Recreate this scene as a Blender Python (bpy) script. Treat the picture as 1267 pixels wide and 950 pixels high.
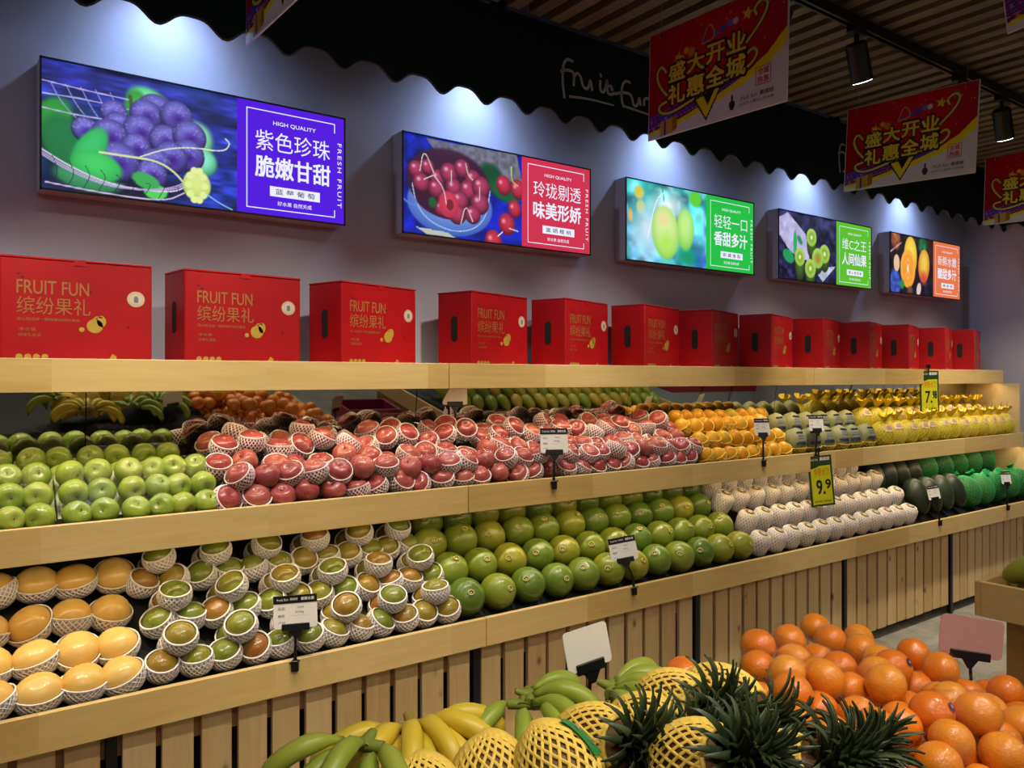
import bpy, bmesh, math, random
import numpy as np
from mathutils import Vector, Matrix, Euler

for o in list(bpy.data.objects): bpy.data.objects.remove(o)
SC = bpy.context.scene
COL = SC.collection
R = random.Random(7)
PI = math.pi
rad = math.radians

# ------------------------------------------------------------------ camera
HC, FPX, CC, CS = 1.5, 985.0, 0.5918, 0.8061
cam_d = bpy.data.cameras.new('camera'); cam = bpy.data.objects.new('camera', cam_d); COL.objects.link(cam)
cam_d.sensor_width = 36; cam_d.lens = FPX / 1267 * 36
cam_d.shift_y = -8 / 1267
cam_d.clip_start = .05; cam_d.clip_end = 60
cam.location = (0, 0, HC)
cam.rotation_euler = (rad(90), 0, -math.atan2(CC, CS))
SC.camera = cam

# ------------------------------------------------------------------ world / exposure
w = bpy.data.worlds.new('store_ambient'); SC.world = w; w.use_nodes = True
w.node_tree.nodes['Background'].inputs[0].default_value = (.55, .6, .8, 1)
w.node_tree.nodes['Background'].inputs[1].default_value = .02
SC.view_settings.view_transform = 'Standard'; SC.view_settings.look = 'None'
SC.view_settings.gamma = 1; SC.view_settings.use_curve_mapping = False
SC.view_settings.exposure = 0.0
SC.cycles.max_bounces = 7; SC.cycles.transparent_max_bounces = 14
SC.cycles.diffuse_bounces = 3; SC.cycles.glossy_bounces = 3
SC.cycles.caustics_reflective = False; SC.cycles.caustics_refractive = False

# added fill light: unseen overhead panels put in to brighten the store
def area(name, loc, sx, sy, power, col, rot=(0, 0, 0)):
    l = bpy.data.lights.new(name, 'AREA'); l.shape = 'RECTANGLE'; l.size = sx; l.size_y = sy
    l.energy = power; l.color = col
    o = bpy.data.objects.new(name, l); COL.objects.link(o); o.location = loc; o.rotation_euler = rot
    return o
FILL_PANELS = [(-.6, -1.6), (1.8, -1.6), (4.2, -1.6)]
for (x, y) in FILL_PANELS:
    area('fill_light', (x, y, 2.88), 1.1, .55, 15, (1.0, .9, .80))

# ------------------------------------------------------------------ layout constants
YT, YM, YB, YW = 2.615, 2.48, 2.36, 2.94       # shelf lips and back wall
XE = 6.55
ZC = 3.0
def at(u, v, d):
    """point on the photograph's ray (u,v) at optical depth d"""
    r = (u - 633.5) / FPX * d
    return Vector((d * CC + r * CS, d * CS - r * CC, HC - (v - 467) / FPX * d))
def xat(u, Y):
    """X of the vertical line u on the plane Y"""
    t = (u - 633.5) / FPX
    return Y * (CC + t * CS) / (CS - t * CC)
def surf_b(Y): return .600 + .66 * (Y - 2.42)
def surf_m(Y): return 1.06 + .42 * (Y - 2.50)

# ------------------------------------------------------------------ tagging
def tag(o, label=None, cat=None, group=None, kind=None):
    if label: o['label'] = label
    if cat: o['category'] = cat
    if group: o['group'] = group
    if kind: o['kind'] = kind
    return o
def empty(name, loc=(0, 0, 0), rz=0, link=True):
    o = bpy.data.objects.new(name, None); o.empty_display_size = .05
    if link: COL.objects.link(o)
    o.location = loc; o.rotation_euler = (0, 0, rz)
    return o
ORD = ['first','second','third','fourth','fifth','sixth','seventh','eighth','ninth','tenth','eleventh','twelfth',
 'thirteenth','fourteenth','fifteenth','sixteenth','seventeenth','eighteenth','nineteenth','twentieth']
ORD += ['twenty-' + x for x in ORD[:9]] + ['thirtieth'] + ['thirty-' + x for x in ORD[:9]]

# ------------------------------------------------------------------ materials
def srgb(h):
    if isinstance(h, str):
        h = h.lstrip('#'); c = [int(h[i:i+2], 16) / 255 for i in (0, 2, 4)]
    else: c = list(h)
    return tuple((x / 12.92 if x <= .04045 else ((x + .055) / 1.055) ** 2.4) for x in c)
MATS = {}
class NT:
    def __init__(s, name):
        s.m = bpy.data.materials.new(name); s.m.use_nodes = True; MATS[name] = s.m
        s.t = s.m.node_tree; s.n = s.t.nodes; s.n.clear()
        s.out = s.n.new('ShaderNodeOutputMaterial')
    def N(s, typ, **kw):
        nd = s.n.new(typ)
        for k, v in kw.items():
            if k.startswith('i_'):
                key = k[2:]; key = int(key) if key.isdigit() else key.replace('_', ' ')
                nd.inputs[key].default_value = v
            else: setattr(nd, k, v)
        return nd
    def L(s, a, b): s.t.links.new(a, b)
    def bsdf(s, **kw):
        b = s.N('ShaderNodeBsdfPrincipled'); s.L(b.outputs[0], s.out.inputs[0])
        for k, v in kw.items(): b.inputs[k.replace('_', ' ')].default_value = v
        return b
    def ramp(s, fac, stops):
        r = s.N('ShaderNodeValToRGB'); e = r.color_ramp.elements
        while len(e) < len(stops): e.new(.5)
        for el, (p, c) in zip(e, stops): el.position = p; el.color = (*srgb(c), 1)
        s.L(fac, r.inputs[0]); return r
    def math(s, op, a, b=None):
        m = s.N('ShaderNodeMath', operation=op)
        for i, x in enumerate((a, b)):
            if x is None: continue
            if isinstance(x, (int, float)): m.inputs[i].default_value = x
            else: s.L(x, m.inputs[i])
        return m.outputs[0]
    def mix(s, fac, a, b, mode='MIX'):
        m = s.N('ShaderNodeMix', data_type='RGBA', blend_type=mode)
        for k, x in ((0, fac), (6, a), (7, b)):
            if isinstance(x, (int, float)): m.inputs[k].default_value = x
            elif isinstance(x, (str, tuple)): m.inputs[k].default_value = (*srgb(x), 1)
            else: s.L(x, m.inputs[k])
        return m.outputs[2]
    def obj(s, scale=(1, 1, 1)):
        c = s.N('ShaderNodeTexCoord'); mp = s.N('ShaderNodeMapping'); mp.inputs[3].default_value = scale
        s.L(c.outputs['Object'], mp.inputs[0]); return mp.outputs[0]
    def noise(s, vec, scale, detail=3, rough=.5, dist=0):
        n = s.N('ShaderNodeTexNoise'); n.inputs['Scale'].default_value = scale
        n.inputs['Detail'].default_value = detail; n.inputs['Roughness'].default_value = rough
        n.inputs['Distortion'].default_value = dist
        s.L(vec, n.inputs['Vector']); return n.outputs[0]
    def rnd(s): return s.N('ShaderNodeObjectInfo').outputs['Random']
    def bump(s, b, h, strength=.3, dist=.01):
        bp = s.N('ShaderNodeBump'); bp.inputs['Strength'].default_value = strength
        bp.inputs['Distance'].default_value = dist
        s.L(h, bp.inputs['Height']); s.L(bp.outputs[0], b.inputs['Normal'])

def plain(name, col, rough=.5, metal=0, spec=.5, emit=None):
    if name in MATS: return MATS[name]
    t = NT(name); b = t.bsdf(Roughness=rough, Metallic=metal)
    b.inputs['Specular IOR Level'].default_value = spec
    b.inputs['Base Color'].default_value = (*srgb(col), 1)
    n = t.noise(t.obj(), 60, 2); m = t.mix(.10, col, n, 'OVERLAY'); t.L(m, b.inputs['Base Color'])
    if emit: b.inputs['Emission Color'].default_value = (*srgb(col), 1); b.inputs['Emission Strength'].default_value = emit
    return t.m

def wood_board(name, cols, block=.42, axis=0, rough=.5, knots=False, grain=1.0):
    """finger-jointed pine: blocks of differing tone along the board and fine grain"""
    t = NT(name); b = t.bsdf(Roughness=rough)
    tc = t.N('ShaderNodeTexCoord'); sep = t.N('ShaderNodeSeparateXYZ'); t.L(tc.outputs['Object'], sep.inputs[0])
    rn = t.rnd()
    if block:
        fl = t.math('FLOOR', t.math('ADD', t.math('DIVIDE', sep.outputs[axis], block), t.math('MULTIPLY', rn, 7)))
        wn = t.N('ShaderNodeTexWhiteNoise', noise_dimensions='1D'); t.L(fl, wn.inputs['W']); tone = wn.outputs[0]
    else: tone = rn
    sc = [14, 14, 14]; sc[axis] = 1.1
    mp = t.N('ShaderNodeMapping'); mp.inputs[3].default_value = sc; t.L(tc.outputs['Object'], mp.inputs[0])
    off = t.N('ShaderNodeCombineXYZ'); t.L(t.math('MULTIPLY', tone, 37), off.inputs[0]); t.L(t.math('MULTIPLY', tone, 19), off.inputs[1]); t.L(t.math('MULTIPLY', tone, 11), off.inputs[2])
    va = t.N('ShaderNodeVectorMath', operation='ADD'); t.L(mp.outputs[0], va.inputs[0]); t.L(off.outputs[0], va.inputs[1])
    g1 = t.noise(va.outputs[0], 1.3, 4, .6, 1.2); g2 = t.noise(va.outputs[0], 7, 3, .6, .3)
    fac = t.math('ADD', t.math('MULTIPLY', tone, .30), t.math('ADD', t.math('MULTIPLY', g1, .50 * grain), t.math('MULTIPLY', g2, .24)))
    r = t.ramp(fac, [(.12, cols[0]), (.5, cols[1]), (.92, cols[2])])
    colr = r.outputs[0]
    if knots:
        sc2 = [11, 11, 11]; sc2[axis] = 7.0
        mp2 = t.N('ShaderNodeMapping'); mp2.inputs[3].default_value = sc2; t.L(tc.outputs['Object'], mp2.inputs[0])
        va2 = t.N('ShaderNodeVectorMath', operation='ADD'); t.L(mp2.outputs[0], va2.inputs[0])
        t.L(off.outputs[0], va2.inputs[1])
        vo = t.N('ShaderNodeTexVoronoi'); vo.inputs['Scale'].default_value = 1.0; t.L(va2.outputs[0], vo.inputs['Vector'])
        k = t.ramp(vo.outputs['Distance'], [(.06, '#ffffff'), (.15, '#666666'), (.24, '#000000')])
        sepc = t.N('ShaderNodeSeparateColor'); t.L(vo.outputs['Color'], sepc.inputs[0])
        gate = t.math('GREATER_THAN', sepc.outputs[0], .60)
        kf = t.math('MULTIPLY', k.outputs[0], t.math('MULTIPLY', gate, .75))
        colr = t.mix(kf, colr, '#4a2c12')
    t.L(colr, b.inputs['Base Color'])
    t.bump(b, g2, .08, .002)
    return t.m
PINE = wood_board('pine_board', ('#b89350', '#d6b673', '#e8d095'), .62, 0, .45)
PINE_SLAT = wood_board('pine_slat', ('#b89562', '#d8b87e', '#ecd4a4'), None, 2, .55, knots=True)
CEIL_SLAT = wood_board('ceiling_slat_wood', ('#4c423a', '#6c5f54', '#8a7c70'), None, 1, .6)
PINE_DIM = wood_board('pine_panel', ('#9a7033', '#ab8140', '#bd9350'), 1.4, 0, .5)
BLACK = plain('black_plastic', '#0b0b0d', .4)
DARK = plain('dark_interior', '#120d0a', .8)
LINER = plain('black_tray_liner', '#0d0e0d', .7)
WHITE = plain('white_card', '#e9e6df', .5)
GREYM = plain('grey_metal', '#8f8f96', .45, .0)
METAL = plain('galvanised_leg', '#8a8d90', .4, .6)

def paint_mat():
    t = NT('wall_paint'); b = t.bsdf(Roughness=.75)
    n = t.noise(t.obj(), 1.3, 4); r = t.ramp(n, [(.3, '#a9abc0'), (.7, '#b2b3c8')])
    t.L(r.outputs[0], b.inputs['Base Color']); t.bump(b, t.noise(t.obj(), 180, 2), .05, .001)
    return t.m
WALL = paint_mat()
def floor_mat():
    t = NT('stone_tile_floor'); b = t.bsdf(Roughness=.35)
    v = t.obj(); n1 = t.noise(v, 3.2, 8, .7, .8); n2 = t.noise(v, 24, 5, .7)
    f = t.math('ADD', t.math('MULTIPLY', n1, .7), t.math('MULTIPLY', n2, .3))
    r = t.ramp(f, [(.35, '#7e7c70'), (.5, '#a3a095'), (.68, '#bab7aa')])
    t.L(r.outputs[0], b.inputs['Base Color']); t.bump(b, n2, .08, .002)
    return t.m
TILE = floor_mat()
GREEN_CLOTH = plain('dark_green_valance', '#061c19', .8, 0, .2)
def mirror_mat():
    t = NT('mirror_glass'); g = t.bsdf(Roughness=.02, Metallic=1.0)
    n = t.noise(t.obj(), 5, 2); r = t.ramp(n, [(.3, '#c3c7bf'), (.7, '#cccfc7')])
    t.L(r.outputs[0], g.inputs['Base Color'])
    return t.m
MIRROR = mirror_mat()
def vcol_mat(name, emit=0, rough=.4):
    t = NT(name); b = t.bsdf(Roughness=rough)
    a = t.N('ShaderNodeVertexColor'); a.layer_name = 'Col'
    t.L(a.outputs[0], b.inputs['Base Color'])
    if emit:
        t.L(a.outputs[0], b.inputs['Emission Color']); b.inputs['Emission Strength'].default_value = emit
        b.inputs['Base Color'].default_value = (0, 0, 0, 1)
        for l in list(t.t.links):
            if l.to_socket == b.inputs['Base Color']: t.t.links.remove(l)
        b.inputs['Base Color'].default_value = (.02, .02, .02, 1)
    return t.m
SCREEN_PIC = vcol_mat('lit_screen_picture', 1.0)
PRINT = vcol_mat('glossy_print', 0, .18)

def emis(name, col, k):
    if name in MATS: return MATS[name]
    t = NT(name); e = t.N('ShaderNodeEmission'); e.inputs[0].default_value = (*srgb(col), 1); e.inputs[1].default_value = k
    t.L(e.outputs[0], t.out.inputs[0]); return t.m

# ------------------------------------------------------------------ mesh builder
class MB:
    def __init__(s): s.v = []; s.f = []; s.mi = []; s.sm = []
    def add(s, vs, fs, mi=0, M=None, smooth=False):
        b = len(s.v)
        if M is not None: vs = [M @ Vector(p) for p in vs]
        s.v += [tuple(p) for p in vs]
        s.f += [tuple(i + b for i in f) for f in fs]; s.mi += [mi] * len(fs); s.sm += [smooth] * len(fs)
        return s
    def box(s, x0, x1, y0, y1, z0, z1, mi=0, M=None, bev=0):
        if bev:
            bm = bmesh.new(); bmesh.ops.create_cube(bm, size=1)
            for v in bm.verts: v.co = Vector(((x0+x1)/2 + v.co.x*(x1-x0), (y0+y1)/2 + v.co.y*(y1-y0), (z0+z1)/2 + v.co.z*(z1-z0)))
            bmesh.ops.bevel(bm, geom=bm.edges[:], offset=bev, segments=1, affect='EDGES')
            bm.verts.index_update()
            s.add([v.co.copy() for v in bm.verts], [tuple(v.index for v in f.verts) for f in bm.faces], mi, M); bm.free(); return s
        vs = [(x, y, z) for x in (x0, x1) for y in (y0, y1) for z in (z0, z1)]
        return s.add(vs, [(0,1,3,2),(4,6,7,5),(0,4,5,1),(2,3,7,6),(0,2,6,4),(1,5,7,3)], mi, M)
    def cyl(s, p0, p1, r0, r1=None, n=12, mi=0, cap=True, smooth=True):
        if r1 is None: r1 = r0
        p0 = Vector(p0); p1 = Vector(p1); q = (p1 - p0).to_track_quat('Z', 'Y').to_matrix()
        vs = []
        for p, r in ((p0, r0), (p1, r1)):
            for i in range(n):
                a = 2 * PI * i / n; vs.append(p + q @ Vector((r * math.cos(a), r * math.sin(a), 0)))
        s.add(vs, [(i, (i+1) % n, n + (i+1) % n, n + i) for i in range(n)], mi, None, smooth)
        if cap:
            s.add(vs[:n], [tuple(range(n))[::-1]], mi); s.add(vs[n:], [tuple(range(n))], mi)
        return s
    def tube(s, pts, rs, n=8, mi=0, flat=1.0):
        """tapered tube through points"""
        pts = [Vector(p) for p in pts]; up = Vector((0, 0, 1)); vs = []
        for i, p in enumerate(pts):
            t = (pts[min(i+1, len(pts)-1)] - pts[max(i-1, 0)]).normalized()
            a = t.cross(up);  a = a.normalized() if a.length > 1e-4 else Vector((1, 0, 0)); b = a.cross(t)
            r = rs[i] if hasattr(rs, '__len__') else rs
            for k in range(n):
                th = 2 * PI * k / n; vs.append(p + a * r * math.cos(th) + b * r * flat * math.sin(th))
        fs = [(i*n+k, i*n+(k+1) % n, (i+1)*n+(k+1) % n, (i+1)*n+k) for i in range(len(pts)-1) for k in range(n)]
        m = len(pts) - 1
        s.add(vs, fs, mi, None, True)
        s.add(vs[:n], [tuple(range(n))], mi, None, True); s.add(vs[m*n:], [tuple(range(n))[::-1]], mi, None, True)
        return s
    def mesh(s, name, mats):
        me = bpy.data.meshes.new(name); me.from_pydata(s.v, [], s.f)
        for m in (mats if isinstance(mats, (list, tuple)) else [mats]): me.materials.append(m)
        me.polygons.foreach_set('material_index', s.mi); me.polygons.foreach_set('use_smooth', s.sm)
        me.update(); return me
    def build(s, name, mats, parent=None, loc=(0, 0, 0), rot=(0, 0, 0), link=True):
        o = bpy.data.objects.new(name, s.mesh(name, mats))
        if link: COL.objects.link(o)
        o.location = loc; o.rotation_euler = rot
        if parent: o.parent = parent
        return o
def inst(name, me, parent=None, loc=(0, 0, 0), rot=(0, 0, 0), sc=None, link=True):
    o = bpy.data.objects.new(name, me)
    if link: COL.objects.link(o)
    o.location = loc; o.rotation_euler = rot
    if sc is not None: o.scale = (sc, sc, sc) if isinstance(sc, (int, float)) else sc
    if parent: o.parent = parent
    return o
KIDS = {}
def kids(o):
    return KIDS.get(o.name_full + '|' + str(id(o.data)), None)
class Proto:
    """a thing built once (not linked); place() makes linked copies of it and of every part"""
    def __init__(s, root, parts=()): s.root = root; s.parts = list(parts)    # parts: list of (obj, [subparts])
    def place(s, loc, rot=(0, 0, 0), sc=1.0, label=None, cat=None, group=None):
        r = s.root.copy(); COL.objects.link(r); r.location = loc
        if isinstance(rot, Matrix): r.rotation_euler = rot.to_euler()
        else: r.rotation_euler = rot
        r.scale = (sc, sc, sc) if isinstance(sc, (int, float)) else sc
        for p, subs in s.parts:
            c = p.copy(); COL.objects.link(c); c.parent = r
            for q in subs:
                d = q.copy(); COL.objects.link(d); d.parent = c
        tag(r, label, cat, group); return r

# text -> flat polygons, cached
_tc = {}
def glyphs(body, bold=0.0, spacing=1.0):
    k = (body, bold, spacing)
    if k not in _tc:
        c = bpy.data.curves.new('lettering', 'FONT'); c.body = body; c.space_character = spacing
        c.resolution_u = 3; c.align_x = 'LEFT'; c.size = 1
        o = bpy.data.objects.new('lettering', c); COL.objects.link(o)
        dg = bpy.context.evaluated_depsgraph_get(); dg.update()
        me = bpy.data.meshes.new_from_object(o.evaluated_get(dg))
        n = len(me.vertices); a = np.zeros(n * 3); me.vertices.foreach_get('co', a); a = a.reshape(-1, 3)[:, :2]
        fs = [tuple(p.vertices) for p in me.polygons]
        bpy.data.objects.remove(o); bpy.data.curves.remove(c); bpy.data.meshes.remove(me)
        _tc[k] = (a, fs)
    return _tc[k]
def put_text(mb, body, x0, x1, z0, z1, y=0, mi=0, bold=0.0, keep=False, rot90=False, spacing=1.0, skew=0):
    """fit the text in the rectangle x0..x1, z0..z1 on the plane y (facing -y); bold thickens every stroke"""
    if bold:
        g = (z1 - z0) * bold
        if rot90: g = (x1 - x0) * bold
        m = 8 if bold > .05 else 4
        for k in range(m):
            a = 2 * PI * (k + .5) / m
            put_text(mb, body, x0 + g * math.cos(a), x1 + g * math.cos(a), z0 + g * math.sin(a), z1 + g * math.sin(a), y - .00002 * k, mi, 0, keep, rot90, spacing, skew)
        return
    a, fs = glyphs(body, bold, spacing)
    if not len(a): return
    mn = a.min(0); mx = a.max(0); wv, hv = (mx - mn)
    q = (a - mn) / np.array([max(wv, 1e-6), max(hv, 1e-6)])
    if rot90: q = np.stack([q[:, 1], 1 - q[:, 0]], 1)
    if keep:
        asp = (wv / hv) if not rot90 else (hv / wv)
        W, H = x1 - x0, z1 - z0
        if W / H > asp: dx = (W - H * asp) / 2; x0 += dx; x1 -= dx
        else: dz = (H - W / asp) / 2; z0 += dz; z1 -= dz
    vs = [(x0 + p[0] * (x1 - x0) + skew * p[1], y, z0 + p[1] * (z1 - z0)) for p in q]
    mb.add(vs, fs, mi)
def rect(mb, x0, x1, z0, z1, y=0, mi=0):
    mb.add([(x0, y, z0), (x1, y, z0), (x1, y, z1), (x0, y, z1)], [(0, 1, 2, 3)], mi)
def disc(mb, cx, cz, r, y=0, mi=0, n=20, rz=None):
    rz = rz or r
    mb.add([(cx + r * math.cos(2*PI*i/n), y, cz + rz * math.sin(2*PI*i/n)) for i in range(n)], [tuple(range(n))], mi)
def ribbon(mb, pts, wd, y=0, mi=0):
    """flat pen stroke on the plane y; wd number or list"""
    P = [Vector((p[0], 0, p[1])) for p in pts]
    for _ in range(2):        # smooth (chaikin)
        Q = [P[0]]
        for a, b in zip(P[:-1], P[1:]): Q += [a * .75 + b * .25, a * .25 + b * .75]
        Q.append(P[-1]); P = Q
    vs = []
    for i, p in enumerate(P):
        t = (P[min(i+1, len(P)-1)] - P[max(i-1, 0)]).normalized(); nn = Vector((-t.z, 0, t.x))
        wv = wd if isinstance(wd, (int, float)) else wd[0] + (wd[1] - wd[0]) * i / (len(P) - 1)
        vs += [p + nn * wv / 2 + Vector((0, y, 0)), p - nn * wv / 2 + Vector((0, y, 0))]
    mb.add(vs, [(2*i, 2*i+1, 2*i+3, 2*i+2) for i in range(len(P)-1)], mi)

# ------------------------------------------------------------------ small painter for flat printed / lit pictures
class Canvas:
    def __init__(s, W, H, col):
        s.W, s.H = W, H; s.a = np.ones((H, W, 3)) * np.array(srgb_(col)); s.y, s.x = np.mgrid[0:H, 0:W].astype(float)
        s.x = (s.x + .5) / W; s.y = (s.y + .5) / H; s.asp = W / H
    def blend(s, m, col):
        m = np.clip(m, 0, 1)[..., None]; c = col if isinstance(col, np.ndarray) and col.ndim == 3 else np.array(srgb_(col))
        s.a = s.a * (1 - m) + c * m
    def grad(s, c0, c1, ax='y'):
        t = (s.y if ax == 'y' else s.x)[..., None]; s.a = np.array(srgb_(c0)) * (1 - t) + np.array(srgb_(c1)) * t
    def noise(s, amp, cell, seed=0, sx=1, col=None):
        rs = np.random.RandomState(seed); gh, gw = max(2, int(s.H / cell) + 2), max(2, int(s.W / (cell * sx)) + 2)
        g = rs.rand(gh, gw); yy = s.y * (gh - 1.001); xx = s.x * (gw - 1.001); yi = yy.astype(int); xi = xx.astype(int)
        fy = yy - yi; fx = xx - xi; fy = fy*fy*(3-2*fy); fx = fx*fx*(3-2*fx)
        n = (g[yi, xi]*(1-fx)+g[yi, xi+1]*fx)*(1-fy)+(g[yi+1, xi]*(1-fx)+g[yi+1, xi+1]*fx)*fy
        if col is None: s.a = np.clip(s.a * (1 + amp * (n[..., None] - .5) * 2), 0, 1)
        else: s.blend((n - .5) * 2 * amp, col)
        return n
    def ell(s, cx, cy, rx, ry, col, rot=0, soft=.08, shade=None, hi=None):
        dx = (s.x - cx) * s.asp; dy = s.y - cy; c, n = math.cos(rot), math.sin(rot)
        u = (dx*c + dy*n) / (rx); v = (-dx*n + dy*c) / ry; q = np.sqrt(u*u + v*v)
        m = np.clip((1 - q) / soft, 0, 1)
        if shade is not None:
            c0 = np.array(srgb_(col)); c1 = np.array(srgb_(shade)); t = np.clip(q**2.2*.8 + (dy/ry)*.3, 0, 1)[..., None]
            cc = c0*(1-t) + c1*t; s.blend(m, cc)
        else: s.blend(m, col)
        if hi is not None:
            q2 = np.sqrt(((u+.3)/.35)**2 + ((v+.35)/.3)**2); s.blend(np.clip(1-q2, 0, 1)*.9, hi)
    def line(s, pts, wd, col, soft=.4):
        P = [(p[0]*s.asp, p[1]) for p in pts]
        for _ in range(2):
            Q = [P[0]]
            for a, b in zip(P[:-1], P[1:]): Q += [(a[0]*.75+b[0]*.25, a[1]*.75+b[1]*.25), (a[0]*.25+b[0]*.75, a[1]*.25+b[1]*.75)]
            P = Q + [P[-1]]
        X = s.x * s.asp; D = np.full(s.x.shape, 9.)
        for a, b in zip(P[:-1], P[1:]):
            vx, vy = b[0]-a[0], b[1]-a[1]; L = vx*vx+vy*vy+1e-9
            t = np.clip(((X-a[0])*vx+(s.y-a[1])*vy)/L, 0, 1); D = np.minimum(D, np.hypot(X-a[0]-t*vx, s.y-a[1]-t*vy))
        s.blend((wd/2 - D)/(wd*soft*.5) , col)
    def poly(s, pts, col, soft=0):
        X = s.x; m = np.zeros(X.shape, bool); n = len(pts)
        for i in range(n):
            x0, y0 = pts[i]; x1, y1 = pts[(i+1) % n]
            if y0 == y1: continue
            c = ((y0 > s.y) != (y1 > s.y)) & (X < (x1-x0)*(s.y-y0)/(y1-y0)+x0); m ^= c
        s.blend(m.astype(float), col)
    def panel(s, name, x0, x1, z0, z1, mat, parent, y=0):
        """grid with one colour per point, facing -y"""
        H, W = s.H, s.W; xs = np.linspace(x0, x1, W); zs = np.linspace(z1, z0, H)
        co = np.zeros((H, W, 3)); co[..., 0] = xs[None]; co[..., 1] = y; co[..., 2] = zs[:, None]
        i = np.arange(H*W).reshape(H, W); q = np.stack([i[1:, :-1], i[1:, 1:], i[:-1, 1:], i[:-1, :-1]], -1).reshape(-1, 4)
        me = bpy.data.meshes.new(name); me.vertices.add(H*W); me.vertices.foreach_set('co', co.ravel())
        me.loops.add(q.size); me.loops.foreach_set('vertex_index', q.ravel().astype(np.int32))
        me.polygons.add(len(q)); me.polygons.foreach_set('loop_start', (np.arange(len(q))*4).astype(np.int32))
        me.update(calc_edges=True)
        ca = me.color_attributes.new('Col', 'FLOAT_COLOR', 'POINT')
        a = np.clip(s.a, 0, 1); lin = np.where(a <= .04045, a/12.92, ((a+.055)/1.055)**2.4)
        ca.data.foreach_set('color', np.concatenate([lin, np.ones((H, W, 1))], -1).ravel().astype(np.float32))
        me.materials.append(mat); me.validate()
        return inst(name, me, parent)
def srgb_(c):
    if isinstance(c, str): c = c.lstrip('#'); return [int(c[i:i+2], 16)/255 for i in (0, 2, 4)]
    return list(c)

# ================================================================== SETTING
def struct(name, mb, mat, kind=True):
    o = mb.build(name, mat)
    o['kind'] = 'structure'; return o
X0, Y0 = -3.2, -4.2
struct('floor', MB().box(X0, XE + .1, Y0, YW + .1, -.1, 0), TILE)
struct('wall_back', MB().box(X0, XE + .1, YW, YW + .1, 0, ZC + .1), WALL)
struct('wall_right', MB().box(XE, XE + .1, Y0, YW, 0, ZC + .1), WALL)
struct('wall_left', MB().box(X0 - .1, X0, Y0, YW + .1, 0, ZC + .1), WALL)
struct('wall_front', MB().box(X0, XE + .1, Y0 - .1, Y0, 0, ZC + .1), WALL)
ceil = struct('ceiling', MB().box(X0, XE + .1, Y0, YW, ZC + .07, ZC + .12), plain('ceiling_void', '#140d0a', .9))
sl = MB().box(-.029, .029, -2.3, 2.3, -.03, .03).mesh('slat', CEIL_SLAT)
x = -1.0
while x < XE - .03:
    o = inst('slat', sl, ceil, (x, .30, ZC + .03)); x += .108
for (x, y) in FILL_PANELS:  # bodies of the added fill panels, out of view
    p = empty('fill_panel', (x, y, 2.9)); tag(p, 'added white fill panel, unseen, above the aisle behind the viewer', 'ceiling light', 'added fill panels over the aisle')
    MB().box(-.6, .6, -.32, .32, .0, .04, bev=.005).build('frame', WHITE, p)
    MB().box(-.55, .55, -.27, .27, -.004, .0).build('diffuser', emis('fill_glow_%d' % int(x * 10), '#fff0dc', 2.0), p)
    for sx in (-.5, .5): MB().cyl((sx, 0, .04), (sx, 0, .11), .006, n=6).build('rod', BLACK, p)

# ------------------------------------------------------------------ scalloped valance
def valance(name, x0, x1, label, loc, rz):
    p = empty(name, loc, rz); tag(p, label, 'valance')
    n = int((x1 - x0) / .205 * 14); xs = [x0 + (x1 - x0) * i / n for i in range(n + 1)]
    lo = [2.628 - .024 * math.cos(2 * PI * (x - .165) / .205) - .006 * math.cos(4 * PI * (x - .165) / .205) for x in xs]
    mb = MB(); vs = []
    for x, z in zip(xs, lo): vs += [(x, 0, z), (x, 0, ZC), (x, .012, z), (x, .012, ZC)]
    fs = []
    for i in range(n):
        a = 4 * i; b = a + 4
        fs += [(a, b, b+1, a+1), (a+2, a+3, b+3, b+2), (a, a+2, b+2, b)]
    mb.add(vs, fs); mb.build('cloth', GREEN_CLOTH, p)
    pi = MB(); pi.tube([(x, .006, z - .002) for x, z in zip(xs, lo)], .005, n=5)
    pi.build('piping', plain('valance_piping', '#4b4550', .7), p)
    return p
val = valance('scalloped_valance', -2.6, XE, 'dark green scalloped valance below the slatted ceiling, script lettering on it', (0, 2.63, 0), 0)
v2 = valance('scalloped_valance', 0, 3.2, 'short dark green scalloped valance on the far right wall', (6.50, 2.63, 0), rad(-90))
SIGNW = plain('silver_lettering', '#a9a6b4', .5)
def vpt(px, py, k, ox, oy, dx=0):
    u, v = ox + px / k, oy + py / k; X = xat(u, 2.622); d = 1664 * 2.622 / (1975 - u)
    return (X + dx, HC - (v - 467) / FPX * d)
A = lambda *q: [vpt(a, b, 5.28, 580, 0) for a, b in q]
B = lambda *q: [vpt(a, b, 1.9, 600, 0) for a, b in q]
logo = [A((688,402),(652,378),(622,410),(616,520),(630,640)), A((603,462),(650,452),(695,470),(690,560)), A((692,500),(715,468),(738,500),(750,560),(770,580),(790,570),(800,505),(812,590)),
        A((865,520),(862,590),(890,605),(905,540),(912,505),(908,600),(930,618),(960,605)), A((912,560),(945,560),(930,585),(950,580)), A((860,480),(872,492),(862,498)),
        A((1062,540),(1030,522),(1003,560),(1003,660),(1020,700)), A((960,610),(1020,600),(1070,615),(1080,690),(1110,690),(1120,620),(1128,690)),
        A((1150,690),(1150,640),(1185,640),(1200,700),(1225,705)), B((200,226),(245,231),(305,247)), B((330,249),(385,268),(410,276))]
for dx in (0, 2.11):
    mb = MB()
    for i, st in enumerate(logo): ribbon(mb, [(p[0] + dx, p[1]) for p in st], .013 if i < 9 else (.012, .006), y=-.003)
    mb.build('lettering', SIGNW, val)
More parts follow.
